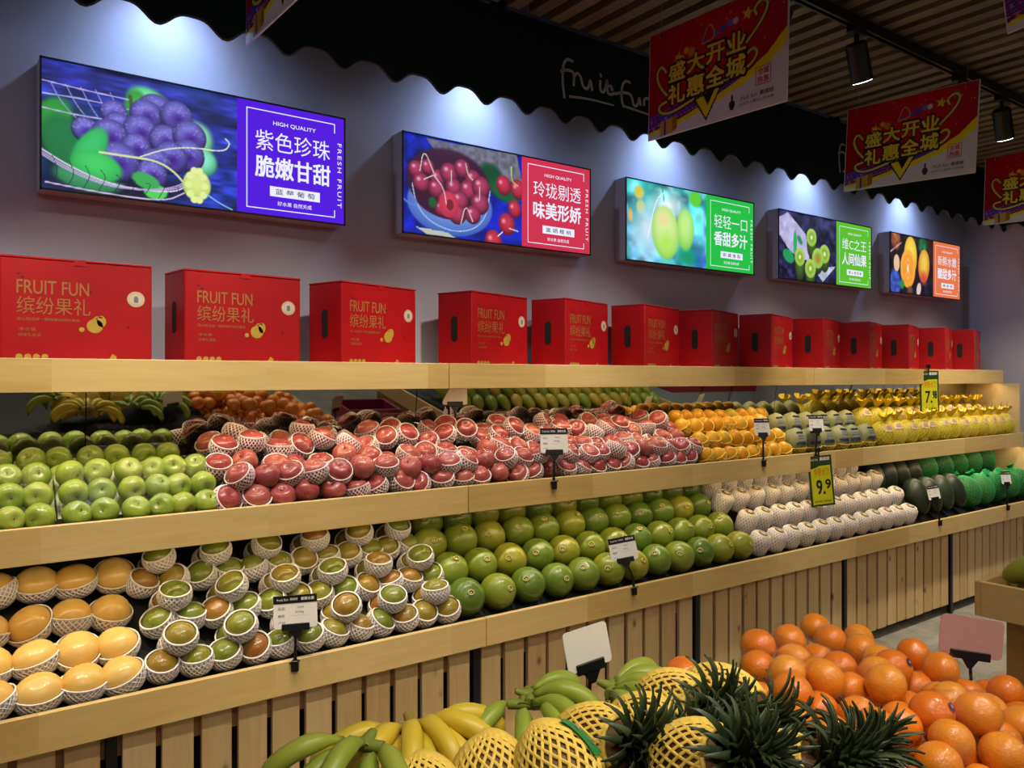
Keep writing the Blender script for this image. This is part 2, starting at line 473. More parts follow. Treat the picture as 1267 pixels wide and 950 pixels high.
# wall-washing downlights hidden behind the valance
for X in (-.55, .66, 1.93, 3.12, 4.42, 5.6):
    p = empty('downlight', (X, 2.73, 2.97)); tag(p, 'small recessed downlight hidden behind the green valance, washing the wall', 'downlight', 'wall washing downlights behind the valance')
    MB().cyl((0, 0, -.05), (0, 0, .10), .035, n=16).build('housing', BLACK, p)
    MB().cyl((0, 0, -.054), (0, 0, -.0505), .028, n=16).build('lens', emis('downlight_lens', '#dfe9ff', 6) if 'downlight_lens' not in MATS else MATS['downlight_lens'], p)
    l = bpy.data.lights.new('downlight_beam', 'SPOT'); l.energy = 12; l.color = (.36, .62, 1.0); l.spot_size = rad(90); l.spot_blend = 1; l.shadow_soft_size = .03
    o = bpy.data.objects.new('downlight_beam', l); COL.objects.link(o); o.location = (X, 2.73, 2.905); o.rotation_euler = (rad(24), 0, 0)
    l = bpy.data.lights.new('downlight_spill', 'SPOT'); l.energy = 13; l.color = (.55, .68, 1.0); l.spot_size = rad(150); l.spot_blend = 1; l.shadow_soft_size = .03
    o = bpy.data.objects.new('downlight_spill', l); COL.objects.link(o); o.location = (X, 2.73, 2.90); o.rotation_euler = (rad(10), 0, 0)

# ------------------------------------------------------------------ track and spotlights
def track(label, Y):
    t = empty('lighting_track', (0, Y, 2.96)); tag(t, label, 'track')
    mb = MB(); mb.box(-1.0, XE, -.018, .018, 0, .03); mb.box(-1.0, XE, -.018, -.008, -.012, 0); mb.box(-1.0, XE, .008, .018, -.012, 0)
    mb.build('rail', BLACK, t); return t
track('black lighting track under the slats, carrying the spotlights over the aisle', 1.816)
track('black lighting track over the foreground fruit island, behind the viewer', .15)
lens = emis('spot_lens', '#fff4e0', 14)
hb = MB(); hb.cyl((0, 0, -.13), (0, 0, .02), .043, n=24); hb.cyl((0, 0, .02), (0, 0, .03), .043, .034, n=24); hb = hb.mesh('housing', BLACK)
hl = MB().cyl((0, 0, -.132), (0, 0, -.1302), .039, n=24).mesh('lens', lens)
adp = MB().box(-.05, .05, -.018, .018, -.04, -.012, bev=.003).mesh('adapter', BLACK)
arm = MB().box(-.012, .012, -.006, .006, -.11, -.035, bev=.002).mesh('arm', BLACK)
def spot(X, Y, target, label, power=60, group=None, col=(1, .86, .67), ang=72):
    s = empty('spotlight', (X, Y, 2.96)); tag(s, label, 'spotlight', group)
    inst('adapter', adp, s); inst('arm', arm, s)
    dirv = Vector(target) - Vector((X, Y, 2.87)); q = (-dirv).to_track_quat('Z', 'Y').to_euler()
    h = inst('housing', hb, s, (0, 0, -.10), q); inst('lens', hl, h)
    l = bpy.data.lights.new('spotlight_beam', 'SPOT'); l.energy = power; l.color = col; l.spot_size = rad(ang); l.spot_blend = .7; l.shadow_soft_size = .035
    o = bpy.data.objects.new('spotlight_beam', l); COL.objects.link(o)
    o.location = Vector((X, Y, 2.86)) + dirv.normalized() * .14; o.rotation_euler = q
SP = [(.39, (.45, 2.65, .95)), (1.07, (1.05, 2.65, .95)), (1.75, (1.8, 2.65, .95)), (2.585, (2.6, 2.65, .95)), (3.107, (4.1, 1.95, .9)), (4.01, (4.0, 2.6, .9)), (4.47, (5.45, 1.95, .9)), (5.15, (5.4, 2.6, .9)), (5.83, (6.0, 2.6, .9)), (-.3, (-.1, 2.65, .95))]
for i, (X, tg) in enumerate(SP):
    if abs(X - 3.107) < .01: lb = 'black cylindrical spotlight on the track, between the first two hanging posters'
    elif abs(X - 4.01) < .01: lb = 'black spotlight mostly hidden behind the second large poster'
    elif abs(X - 4.47) < .01: lb = 'black cylindrical spotlight on the track, right of the second large poster'
    else: lb = None
    spot(X, 1.816, tg, lb or 'black cylindrical track spotlight outside the view, aimed at the wall shelves', 64, None if lb else 'out of view shelf spotlights')
for X, tg in ((.2, (.4, .95, .8)), (.9, (.95, .95, .8)), (1.5, (1.5, .95, .8)), (2.3, (2.0, .9, .7)), (3.4, (3.4, .7, .8)), (4.6, (4.6, .7, .8))):
    spot(X, .15, tg, 'black track spotlight behind the viewer, aimed at the fruit islands', 44, 'island spotlights behind the viewer')

# ================================================================== DISPLAY RACKS
def sloped(mb, y0, z0, y1, z1, x0, x1, th=.02, mi=0):
    n = Vector((0, -(z1 - z0), (y1 - y0))).normalized() * th
    vs = []
    for x in (x0, x1):
        vs += [(x, y0, z0), (x, y1, z1), (x, y1 - n.y, z1 - n.z), (x, y0 - n.y, z0 - n.z)]
    mb.add(vs, [(0,4,5,1),(1,5,6,2),(2,6,7,3),(3,7,4,0),(0,1,2,3),(4,7,6,5)], mi)
RY = 2.65
def L_(mb, name, mat, parent): 
    mb.v = [(a, b - RY, c) for a, b, c in mb.v]; return mb.build(name, mat, parent)
H = 1.21
rack_meshes = {}
lip = {}
def rack(xc, label, last=False):
    r = empty('fruit_display_rack', (xc, RY, 0)); tag(r, label, 'display rack', 'pine display racks along the wall')
    g = .0015
    L_(MB().box(-H+g, H-g, YB, YB+.02, .534, .636, bev=.0015), 'lip_board', PINE, r)
    L_(MB().box(-H+g, H-g, YM, YM+.02, .997, 1.097, bev=.0015), 'lip_board', PINE, r)
    L_(MB().box(-H+g, H-g, YT, YT+.02, 1.457, 1.555, bev=.0015), 'lip_board', PINE, r)
    L_(MB().box(-H, H, YT+.02, YW-.005, 1.505, 1.53), 'top_shelf', PINE, r)
    mb = MB(); sloped(mb, YB+.02, .575, 2.925, .93, -H, H); L_(mb, 'lower_tray', LINER, r)
    mb = MB(); sloped(mb, YM+.02, 1.065, 2.90, 1.215, -H, H); L_(mb, 'middle_tray', LINER, r)
    L_(MB().box(-H, H, 2.925, 2.938, .05, 1.5), 'back_panel', DARK, r)
    L_(MB().box(-H, H, 2.62, 2.63, .06, .60), 'shade_sheet', DARK, r)  # dark sheet put in as the shade seen through the slat gaps
    for k in (-1, 1):       # mirror panels lean forward at the top
        mb = MB(); a, b = (-H+.002, -.0015) if k < 0 else (.0015, H-.002)
        sloped(mb, 2.868, 1.456, 2.902, 1.19, a, b, .004)
        L_(mb, 'mirror_panel', MIRROR, r)
    # base: slats on two rails between dark posts
    L_(MB().box(-H, H, 2.452, 2.47, .44, .53), 'rail', PINE_SLAT2, r)
    L_(MB().box(-H, H, 2.452, 2.47, .09, .15), 'rail', PINE_SLAT2, r)
    for px in (-H, 0, H):
        if px == -H and xc > 0: continue
        L_(MB().box(px-.014, px+.014, 2.425, 2.45, 0, .55), 'post', BLACK, r)
    if 'slat' not in rack_meshes: rack_meshes['slat'] = MB().box(-.0435, .0435, -.009, .009, -.237, .237, bev=.0015).mesh('slat', PINE_SLAT)
    for half in (0, 1):
        n = 11; x0 = -H + half * H + .018; wd = H - .036
        for i in range(n):
            inst('slat', rack_meshes['slat'], r, (x0 + (i + .5) * wd / n + R.uniform(-.003, .003), 2.442 - RY, .297 + R.uniform(-.002, .002)), (0, 0, R.choice((0, PI))))
    if last:
        for (ya, za, zb_) in ((2.50, 1.097, 1.456), (2.38, .636, .995)):
            L_(MB().box(H-.015, H, ya, 2.92, za, zb_), 'end_panel', CREAM, r)
    for (y, z, e) in ((YT + .034, 1.472, 2.2), (YM + .034, 1.012, 2.0)):
        L_(MB().box(-H+.03, H-.03, y-.008, y+.008, z-.004, z+.004), 'light_strip', LED, r)
        area('light_strip_glow', (xc, y, z - .010), 2 * H - .08, .015, e, (1, .76, .42))
    return r
PINE_SLAT2 = wood_board('pine_rail', ('#8a6238', '#a37a48', '#b98f5a'), None, 0, .6)
CREAM = plain('cream_end_panel', '#d8bd8a', .6)
LED = emis('led_strip', '#ffd9a0', 3)
rack(.41, 'pine display rack section at the left with green apples and yellow pears')
rack(2.83, 'middle pine display rack section with red apples and large green pomelos')
rack(5.25, 'far right pine display rack section with netted melons, cream end panel', True)

# ================================================================== LIT SCREENS
def art_grapes(c):
    c.grad('#2a2f9a', '#1c2f8e'); c.noise(.5, 14, 1, 3); c.noise(.35, 4, 2, 4); c.noise(.5, 22, 3, 2, '#2f66d8')
    c.ell(.12, .62, .34, .42, '#123a3a', 0, .5); c.ell(.35, .9, .7, .2, '#0d1330', 0, .5)
    for (a, b, rx, ry, rot, q) in ((.05,.45,.14,.20,.5,'#2f9a3c'),(.10,.62,.16,.24,-.3,'#1f7a44'),(.52,.2,.2,.14,.4,'#6fe39a'),(.45,.25,.1,.16,0,'#3aa83a'),(.75,.45,.18,.2,.4,'#9ff0c4'),(.80,.62,.14,.14,0,'#8be8c8'),(.22,.88,.28,.12,.1,'#3f9a66')):
        c.ell(a, b, rx, ry, q, rot, .25, shade='#1b6a3c')
    for (y0, y1, y2) in ((.17,.19,.2),(.27,.26,.28),(.38,.4,.38)): c.line([(0,y0),(.2,y1),(.42,y2)], .012, '#b6aede')
    for k in range(5): c.line([(.04+.07*k,.17),(.09+.07*k,.32),(.16+.06*k,.42)], .008, '#9a95d8')
    c.line([(.42,.17),(.43,.3),(.42,.42)], .035, '#3d5a2c')
    G = [(.55,.26,.15),(.60,.34,.14),(.50,.30,.13),(.66,.27,.135),(.34,.33,.105),(.36,.43,.115),(.47,.44,.135),(.20,.50,.10),(.32,.52,.14),(.60,.48,.13),(.73,.42,.14),(.72,.58,.14),(.45,.58,.12),(.63,.62,.14),(.55,.68,.12),(.36,.72,.165),(.53,.78,.125)]
    rs = random.Random(3)
    for (x, y, r) in G:
        c.ell(x, y, r, r*1.02, '#7f78dc', 0, .06, shade='#120838'); c.ell(x+.01, y+.02, r*.7, r*.7, '#3c1a86', 0, .9)
        for k in range(26): a = rs.uniform(0, 6.28); q = r*rs.uniform(.3, .95); c.ell(x+q*math.cos(a)/c.asp, y-abs(q*math.sin(a))*.9, .010, .010, '#9496e4', 0, 1.4)
    c.ell(.22, .66, .11, .24, '#3cc46a', .5, .2, shade='#1f8a44'); c.ell(.26, .78, .2, .13, '#44cf66', .2, .2, shade='#239a48')
    c.ell(.55, .92, .1, .07, '#52d05a', 0, .2); c.ell(.50, .84, .12, .07, '#3cab54', .3, .2)
    for d in (0, .022, .04): c.line([(0,.70+d),(.12,.80+d),(.3,.90+d*.6),(.5,.92),(.66,.90-d),(.72,.82-d)], .014, '#b9a3d6' if d else '#e2cdee')
    for k in range(9): c.line([(.05+.075*k,.74+.02*min(k,6)),(.08+.075*k,.86),(.04+.075*k,.97)], .007, '#20204a')
    c.line([(.02,.95),(.3,.985),(.6,.99),(.7,.9)], .014, '#cbb8e0')
    c.line([(.27,.66),(.42,.66),(.55,.66),(.64,.72),(.71,.83)], .02, '#d3e2a8'); c.line([(.47,.65),(.6,.55),(.75,.50),(.92,.50),(.96,.42),(.93,.38)], .013, '#d7e6c8')
    c.ell(.77, .82, .12, .14, '#d9e88a', 0, .12, shade='#a9c860')
    for k in range(10): a = k*.628; c.ell(.77+.045*math.cos(a), .82+.13*math.sin(a), .035, .035, '#e3f09a', 0, .3)
    c.line([(.82,.88),(.9,.95),(.97,.99)], .01, '#8fd8e0')
def art_cherry(c):
    c.grad('#0c1ca0', '#101c9c'); c.noise(.4, 12, 5); c.poly([(.18,.02),(.95,.0),(1,.3),(.75,.32),(.45,.28),(.3,.2)], '#6b6a7c'); c.noise(.2, 5, 6)
    c.ell(.72, .3, .2, .16, '#0d4a2a', .5, .3); c.ell(.85, .42, .24, .14, '#155c30', .2, .3)
    c.ell(.85, .8, .3, .25, '#1428c8', 0, .6)
    c.ell(.36, .42, .52, .35, '#3a1030', 0, .1)
    c.ell(.38, .66, .52, .33, '#7c9fe4', 0, .04, shade='#3a5cb4'); c.ell(.37, .50, .48, .32, '#3a1030', 0, .04)
    c.line([(.07,.5),(.1,.7),(.2,.86),(.4,.94),(.58,.88),(.68,.72),(.71,.45)], .014, '#a9c2ee'); c.line([(.0,.66),(.06,.72),(.12,.7),(.06,.6)], .018, '#5f80cc')
    CH = [(.10,.38,.10),(.19,.33,.09),(.14,.52,.11),(.27,.44,.10),(.26,.56,.11),(.36,.36,.12),(.40,.52,.11),(.47,.28,.11),(.56,.38,.11),(.52,.52,.12),(.63,.46,.13),(.34,.68,.12),(.45,.66,.12),(.62,.66,.13),(.30,.78,.09),(.43,.82,.12),(.56,.80,.11)]
    for (x, y, r) in CH: y = y*.90 + .01; r *= .92; c.ell(x, y, r, r, '#b03a62', 0, .06, shade='#3c0a20', hi='#f0c8dc')
    c.ell(.36, .66, .12, .14, '#d03a58', 0, .05, shade='#b02a48'); c.ell(.37, .66, .045, .06, '#7a2030')
    for p in ([(.13,.36),(.16,.12),(.24,.36)],[(.24,.38),(.32,.5),(.34,.66)],[(.38,.3),(.38,.42)],[(.46,.84),(.50,.62),(.56,.80)],[(.50,.2),(.52,.32),(.56,.36)],[(.62,.42),(.62,.56)],[(.16,.44),(.24,.38)]): c.line(p, .012, '#d9d2c8')
    c.ell(.23, .66, .06, .07, '#1f5a30', 0, .4)
    for (x, y, r) in ((.83,.36,.10),(.96,.38,.10),(.93,.60,.09),(.86,.78,.11),(.74,.98,.11)): c.ell(x, y, r, r*1.15, '#c8324c', -.3, .06, shade='#5a0c22', hi='#f6b8c0')
    c.line([(.9,.14),(.9,.3),(.96,.34)], .014, '#b8d060'); c.line([(.88,.82),(.96,.84)], .012, '#f0e8e0'); c.line([(.78,.92),(.82,.87)], .015, '#f0e8e0')
    c.poly([(.1,.93),(.35,.95),(.42,1),(.18,.99)], '#b9c0b0')
def art_pear(c):
    c.grad('#48c4c8', '#5aa8d8'); c.noise(.6, 14, 8); c.noise(.5, 7, 9, 1, '#d8f6ff'); c.noise(.7, 18, 4, 1, '#1a9a8a')
    c.ell(.15, .15, .1, .1, '#d8c84a', 0, .4); c.ell(.17, .32, .09, .1, '#b8cc60', 0, .4); c.ell(.85, .1, .14, .12, '#5fcf3a', 0, .3); c.ell(.05, .45, .05, .1, '#d8b050', 0, .5)
    c.ell(.25, .6, .4, .5, '#cfe6f6', 0, .9); c.ell(.5, .25, .4, .25, '#e8fbff', 0, .9); c.ell(.88, .9, .3, .2, '#2a58c8', 0, .9); c.ell(.75, .88, .3, .2, '#149a6a', 0, .8)
    c.ell(.72, .52, .18, .30, '#c4f08a', 0, .2, shade='#6cc840'); c.ell(.47, .60, .26, .36, '#d9f2a0', -.12, .12, shade='#84d048'); c.ell(.44, .42, .16, .14, '#f0dca0', 0, .9); c.ell(.48, .72, .18, .2, '#b0ea5c', 0, .9)
    c.line([(.45,.2),(.44,.1),(.42,.02)], .02, '#2a8a60'); c.line([(.25,.7),(.35,.2),(.45,.1)], .015, '#f4ffff')
def art_kiwi(c):
    c.grad('#28264a', '#10102a'); c.noise(.8, 12, 20); c.noise(.5, 5, 21, 1, '#5a58a0')
    c.poly([(0,.12),(.15,.02),(.45,.30),(.52,.7),(.2,.6),(0,.35)], '#b8b4dc'); c.poly([(.5,.7),(.78,.75),(.98,.72),(.75,.98)], '#b8c0d8'); c.noise(.12, 6, 2)
    c.ell(.27, .45, .05, .2, '#2fa860', 0, .2); c.ell(.16, .66, .16, .1, '#1f9a5a', .4, .2); c.ell(.35, .4, .1, .05, '#2f8a5a', .8, .3)
    for (x, y, r, h) in ((.55,.33,.13,.2),(.35,.65,.13,.25),(.78,.55,.14,.15),(.66,.63,.15,.1),(.53,.80,.14,.16)):
        c.ell(x, y+h*.5, r*.95, r+h*.5, '#4a6a2a', 0, .08, shade='#1c2a10'); c.ell(x, y, r, r*1.05, '#b8d868', 0, .05, shade='#90b840'); c.ell(x, y, r*.75, r*.8, '#7fae3a', 0, .4); c.ell(x, y, r*.3, r*.34, '#f4f0a0', 0, .5)
    c.ell(.66, .64, .05, .07, '#c87838', 0, .3)
def art_orange(c):
    c.grad('#2a1616', '#141226'); c.noise(.6, 10, 30); c.ell(.13, .1, .16, .2, '#b06038', 0, .2, shade='#6a3020'); c.line([(.0,.34),(.15,.22),(.25,.15)], .03, '#b88890')
    c.ell(.75, .12, .2, .2, '#1f6a3a', 0, .5); c.ell(.9, .2, .15, .3, '#3a2414', 0, .6)
    c.ell(.12, .85, .2, .28, '#3a56b8', 0, .3); c.noise(.3, 4, 31)
    c.ell(.46, .35, .22, .35, '#f4dc48', 0, .06, shade='#d8a028'); c.ell(.77, .48, .2, .30, '#f0cc48', .1, .06, shade='#c85028'); c.ell(.76, .7, .14, .16, '#d84a30', 0, .8)
    c.ell(.15, .5, .1, .15, '#e8c0a0', 0, .1); c.ell(.40, .57, .25, .34, '#f8c048', 0, .05, shade='#f0a030'); c.ell(.40, .57, .2, .29, '#f89a30', 0, .2)
    for k in range(10): a = k*.628; c.line([(.40,.57),(.40+.075*math.cos(a),.57+.25*math.sin(a))], .01, '#ffd890')
    c.ell(.40, .57, .04, .05, '#fff0d0', 0, .3); c.ell(.27, .85, .09, .1, '#2a8a4a', 0, .4); c.ell(.65, .9, .08, .13, '#e0c8c0', .3, .2); c.ell(.45, .93, .12, .08, '#6a4a3a', 0, .5)
SCR = [(.28, 'grapes', art_grapes, (250, 160), '#5620e0', ('紫色珍珠', '脆嫩甘甜', '蓝 莓 葡 萄'), 'lit wall screen showing purple grapes beside a violet text panel'),
       (1.547, 'cherry', art_cherry, (190, 124), '#d03552', ('玲珑剔透', '味美形娇', '富 硒 樱 桃'), 'lit wall screen showing a bowl of cherries beside a crimson text panel'),
       (2.80, 'pear', art_pear, (150, 100), '#28c048', ('轻轻一口', '香甜多汁', '新 疆 香 梨'), 'lit wall screen showing pale green pears beside a bright green text panel'),
       (4.05, 'kiwi', art_kiwi, (120, 84), '#5fc030', ('维C之王', '人间仙果', '黄 心 奇 异 果'), 'lit wall screen showing cut kiwi fruit beside a lime green text panel'),
       (5.30, 'orange', art_orange, (100, 72), '#e8784a', ('新鲜水嫩', '酸甜多汁', '赣 南 橙'), 'lit wall screen showing halved oranges beside an orange text panel')]
FRAME = plain('screen_housing', '#b5b1bc', .5)
LITW = emis('lit_white_print', '#eef0ff', 1.0)
LITD = emis('lit_dark_print', '#3a3a66', .6)
def screen(x0, nm, art, res, colr, txt, label):
    W, Hh = 1.02, .415; sp = .595
    s = empty('wall_screen', (x0, 2.86, 2.085)); tag(s, label, 'screen', 'lit fruit screens along the wall')
    MB().box(0, W, 0, .079, 0, Hh, bev=.002).build('housing', FRAME, s)
    mb = MB()
    for (a, b, c, d) in ((0, W, 0, .006), (0, W, Hh-.006, Hh), (0, .006, 0, Hh), (W-.006, W, 0, Hh)): mb.box(a, b, -.004, .0, c, d)
    mb.build('bezel', BLACK, s)
    cv = Canvas(res[0], res[1], '#000000'); cv.asp = (W*sp)/Hh; art(cv)
    pic = cv.panel('picture', .006, W*sp, .006, Hh-.006, SCREEN_PIC, s, -.001)
    a, b = W*sp, W-.006
    mb = MB(); rect(mb, a, b, .006, Hh-.006, -.001); pm = emis('lit_panel_' + nm, colr, 1.0); mb.build('text_panel', pm, s)
    pw = b - a; ph = Hh - .012
    px = lambda t: a + t * pw
    pz = lambda t: .006 + (1 - t) * ph
    m = MB(); y = -.002
    t = .0035
    rect(m, px(.08), px(.08)+t, pz(.95), pz(.06), y); rect(m, px(.08), px(.91), pz(.06)-t, pz(.06), y); rect(m, px(.08), px(.91), pz(.95), pz(.95)+t, y)
    rect(m, px(.91)-t, px(.91), pz(.15), pz(.06), y); rect(m, px(.91)-t, px(.91), pz(.95), pz(.88), y)
    put_text(m, 'HIGH QUALITY', px(.32), px(.72), pz(.185), pz(.145), y, bold=.015)
    put_text(m, txt[0], px(.16), px(.86), pz(.42), pz(.24), y)
    put_text(m, txt[1], px(.16), px(.86), pz(.66), pz(.47), y, bold=.028)
    rect(m, px(.29), px(.76), pz(.825), pz(.735), y)
    put_text(m, '好水果 自然天成', px(.36), px(.68), pz(.905), pz(.865), y, bold=.01)
    put_text(m, 'FRESH FRUIT', px(.935), px(.975), pz(.85), pz(.24), y, bold=.01, rot90=True, spacing=1.3)
    m.build('lettering', LITW, s)
    m = MB(); put_text(m, txt[2], px(.34), px(.71), pz(.805), pz(.755), -.003, bold=.01); m.build('lettering', LITD, s)
    # light given off by the lit face
    return s
for q in SCR: screen(*q)

# ================================================================== RED GIFT BOXES
def red_mat():
    t = NT('red_carton'); b = t.bsdf(Roughness=.42)
    n = t.noise(t.obj(), 7, 3); r = t.ramp(t.math('ADD', t.math('MULTIPLY', n, .6), t.math('MULTIPLY', t.rnd(), .3)), [(.2, '#9a050e'), (.8, '#ba0c15')])
    t.L(r.outputs[0], b.inputs['Base Color']); return t.m
RED = red_mat(); GOLD = plain('dull_gold_print', '#a5703c', .45, .1); GOLDL = plain('pale_gold_print', '#cdb58e', .5); DKRED = plain('dark_red_print', '#560810', .6)
BW, BD, BH = .38, .18, .322
def build_box():
    r = empty('red_gift_box', link=False); P = []
    mb = MB(); mb.box(0, BW, 0, BD, 0, BH-.012, bev=.003); P.append((mb.build('carton', RED, link=False), []))
    mb = MB(); mb.box(0, BW, -.0015, BD+.0015, BH-.0118, BH-.006, bev=.001); mb.box(BW*.46, BW*.54, -.002, .02, BH-.024, BH-.006); lidm = mb.build('lid_flap', RED, link=False); P.append((lidm, []))
    # hand hole in both short sides
    for xx, sgn in ((-.0012, -1), (BW+.0012, 1)):
        mb = MB(); pts = [(xx, BD/2 + .017*math.cos(a), .165 + (.035 if math.sin(a) > 0 else -.035) + .017*math.sin(a)) for a in [2*PI*i/20 + .01 for i in range(20)]]
        mb.add(pts, [tuple(range(20))[::sgn]])
        P.append((mb.build('hand_hole', DARK, link=False), []))
    m = MB(); y = -.0008; fx = lambda t: t*BW; fz = lambda t: (1-t)*BH
    put_text(m, 'FRUIT FUN', fx(.10), fx(.56), fz(.35), fz(.23), y, bold=.012)
    put_text(m, '缤纷果礼', fx(.10), fx(.57), fz(.53), fz(.375), y)
    put_text(m, '用心挑选每一颗鲜果的缤纷美味', fx(.10), fx(.50), fz(.59), fz(.56), y)
    put_text(m, '净含量', fx(.11), fx(.22), fz(.68), fz(.65), y); put_text(m, '鲜果礼盒装', fx(.11), fx(.25), fz(.73), fz(.70), y)
    m_txt = m.build('lettering', GOLD, link=False)
    m = MB(); disc(m, fx(.60), fz(.62), .021, y); disc(m, fx(.645), fz(.575), .012, y, rz=.017); disc(m, fx(.512), fz(.655), .007, y)
    ribbon(m, [(fx(.59), fz(.56)), (fx(.61), fz(.53)), (fx(.65), fz(.54))], .004, y)
    OG = plain('olive_gold_print', '#b59a3c', .45)
    m2 = MB(); m2.add([(fx(.68), y, fz(.955)), (fx(.74), y, fz(.955)), (fx(.75), y, fz(.90)), (fx(.72), y, fz(.875))], [(0, 1, 2, 3)]); P.append((m2.build('printed_leaf', OG, link=False), []))
    dm = MB(); disc(dm, 0, 0, .0085, 0); dm = dm.mesh('printed_dot', OG)
    for k in range(4): P.append((inst('printed_dot', dm, None, (fx(.115+.053*k), y, fz(.91)), link=False), []))
    m_fr = m.build('printed_emblem', plain('olive_gold_print', '#b59a3c', .45), link=False)
    m = MB(); disc(m, fx(.885), fz(.35), .024, y, 0, 28); disc(m, fx(.885), fz(.35), .0165, y-.0006, 1, 28); disc(m, fx(.885), fz(.34), .006, y-.001, 2, 12); m.box(fx(.885)-.006, fx(.885)+.006, y-.0012, y-.001, fz(.35)-.010, fz(.35), 2)
    m_seal = m.build('round_seal', [GOLDL, plain('seal_white', '#c9c3bb', .5), plain('seal_grey', '#7d746c', .5)], link=False)
    m = MB()
    for (a, b) in ((.11, .18), (.135, .205), (.57, .31), (.83, .62)):
        disc(m, fx(a), fz(b), .004, y, 0, 8, .003)
    m_leaf = m.build('leaf_specks', DKRED, link=False)
    P += [(m_txt, []), (m_fr, []), (m_seal, []), (m_leaf, [])]
    return Proto(r, P)
bx = build_box()
BX = [(.163, 2.64, -2), (.655, 2.64, -6), (1.188, 2.64, -17), (1.741, 2.64, -17), (2.227, 2.64, -18), (2.712, 2.64, -17), (3.190, 2.64, -18), (3.682, 2.64, -18), (4.177, 2.64, -18), (4.662, 2.64, -18), (5.138, 2.64, -18), (5.626, 2.64, -18), (6.050, 2.64, -17), (-.33, 2.65, -2)]
bl = ['largest red gift box with gold lettering, under the left half of the grape screen', 'red gift box with a black hand hole, under the violet text panel', 'red gift box directly left of the widest gap in the row of boxes', 'red gift box directly right of the widest gap, under the cherry bowl']
for i, (X, Y, ph) in enumerate(BX):
    if i < 4: lb = bl[i]
    elif i == 12: lb = 'last red gift box at the far right end of the top shelf'
    elif i == 13: lb = 'red gift box beyond the left edge of the view on the top shelf'
    else: lb = 'red gift box on the top shelf, %s in the row from the left' % ORD[i]
    bx.place((X, Y + .002, 1.5305), (0, 0, rad(-ph)), (1.05, 1, 1) if i < 2 else 1, lb, 'gift box', 'red fruit gift boxes on the top shelf')

# ================================================================== HANGING POSTERS
def art_poster(c):
    c.grad('#a80d18', '#8f0a14'); c.ell(.5, .2, .9, .6, '#c2141e', 0, 1); rs = random.Random(5)
    for k in range(90):
        x, y = rs.random(), rs.random()*.5; r = rs.uniform(.004, .012)
        c.ell(x, y, r, r, rs.choice(['#e87aa0', '#f0c060', '#b060c0', '#ff9090']), 0, .8)
    # purple streaks and skyline, lower left
    c.poly([(0,.78),(.35,.70),(.72,.60),(.76,.66),(.4,.86),(0,.98)], '#57256a')
    for k in range(46): x = rs.random()*.6; y = .86-.22*x+rs.uniform(-.03, .08); c.ell(x, y, .012, .02, rs.choice(['#8a2a6a', '#b8485a', '#3a2a8a', '#c87a50', '#241a50']), 0, .5)
    for k in range(5): c.line([(0,.80+.025*k),(.3,.72+.03*k),(.74,.58+.03*k)], .008, rs.choice(['#a04ac8', '#e06a7a', '#5a5ae0']))
    c.poly([(0,1.01),(0,.935),(.25,.88),(.5,.79),(.72,.68),(.88,.55),(1.01,.37),(1.01,1.01)], '#d9c81e')
    c.poly([(0,1.01),(0,.965),(.25,.925),(.5,.84),(.74,.74),(.9,.63),(1.01,.50),(1.01,1.01)], '#c8c4d0')
    c.poly([(.10,.86),(.20,.84),(.20,.98),(.10,.99)], '#b88a30'); c.poly([(.13,.86),(.145,.86),(.145,.99),(.13,.99)], '#4a2a90'); c.poly([(.2,.84),(.235,.83),(.235,.96),(.2,.98)], '#8a6424')
    c.ell(.11, .81, .05, .03, '#3a3ac0', .4, .4); c.ell(.18, .80, .05, .03, '#5a3ac8', -.4, .4); c.ell(.145, .83, .02, .02, '#8a5ae8')
    # balloons, star, hats above the wording
    for (x, y, r, q) in ((.34,.30,.05,'#c87a28'),(.26,.34,.05,'#c8a028'),(.22,.38,.035,'#a87a20'),(.30,.27,.035,'#e0a030'),(.44,.24,.03,'#3a48b0'),(.52,.22,.035,'#4a5ac0'),(.57,.20,.04,'#3a50b8'),(.62,.18,.035,'#5a6ad0'),(.66,.18,.035,'#c8b8d8'),(.40,.30,.03,'#b03040'),(.85,.08,.03,'#7a4ab0'),(.88,.13,.018,'#c87a90')):
        c.ell(x, y, r, r, q, 0, .3)
    for (x, y, r) in ((.74,.16,.06),(.24,.31,.055)):
        pts = []
        for k in range(10): a = -PI/2 + k*PI/5 + .2; rr = r if k % 2 == 0 else r*.45; pts.append((x+rr*math.cos(a)/c.asp*1.0, y+rr*math.sin(a)))
        c.poly(pts, '#d9b030')
    c.line([(.42,.27),(.47,.08),(.53,.25),(.42,.27)], .012, '#d0a050')
    # scrolls
    for w_, q in ((.05, '#2a1408'), (.030, '#cdbb58')):
        c.line([(.14,.40),(.10,.32),(.06,.40),(.09,.52),(.15,.62)], w_, q); c.line([(.74,.40),(.84,.26),(.88,.14),(.84,.08),(.78,.14),(.80,.2)], w_, q)
        c.line([(.15,.68),(.08,.70),(.10,.78),(.2,.80),(.35,.74),(.6,.66),(.76,.62),(.82,.52),(.78,.46),(.73,.52)], w_, q)
    c.poly([(.36,.74),(.58,.68),(.46,.97)], '#2a2008'); c.poly([(.38,.75),(.44,.74),(.47,.84),(.52,.71),(.56,.70),(.46,.94)], '#d8c428')
POST = Canvas(190, 124, '#000000'); POST.asp = .66/.43; art_poster(POST)
YEL = plain('poster_gold_lettering', '#d6be3a', .3); OUTL = plain('poster_dark_outline', '#1c0f06', .3)
SEALR = plain('poster_red_seal', '#b5302c', .4); INK = plain('black_ink', '#15131a', .5); EDGE = plain('poster_white_edge', '#cfc8cc', .4)
PBACK = plain('poster_back', '#8f0a14', .25)
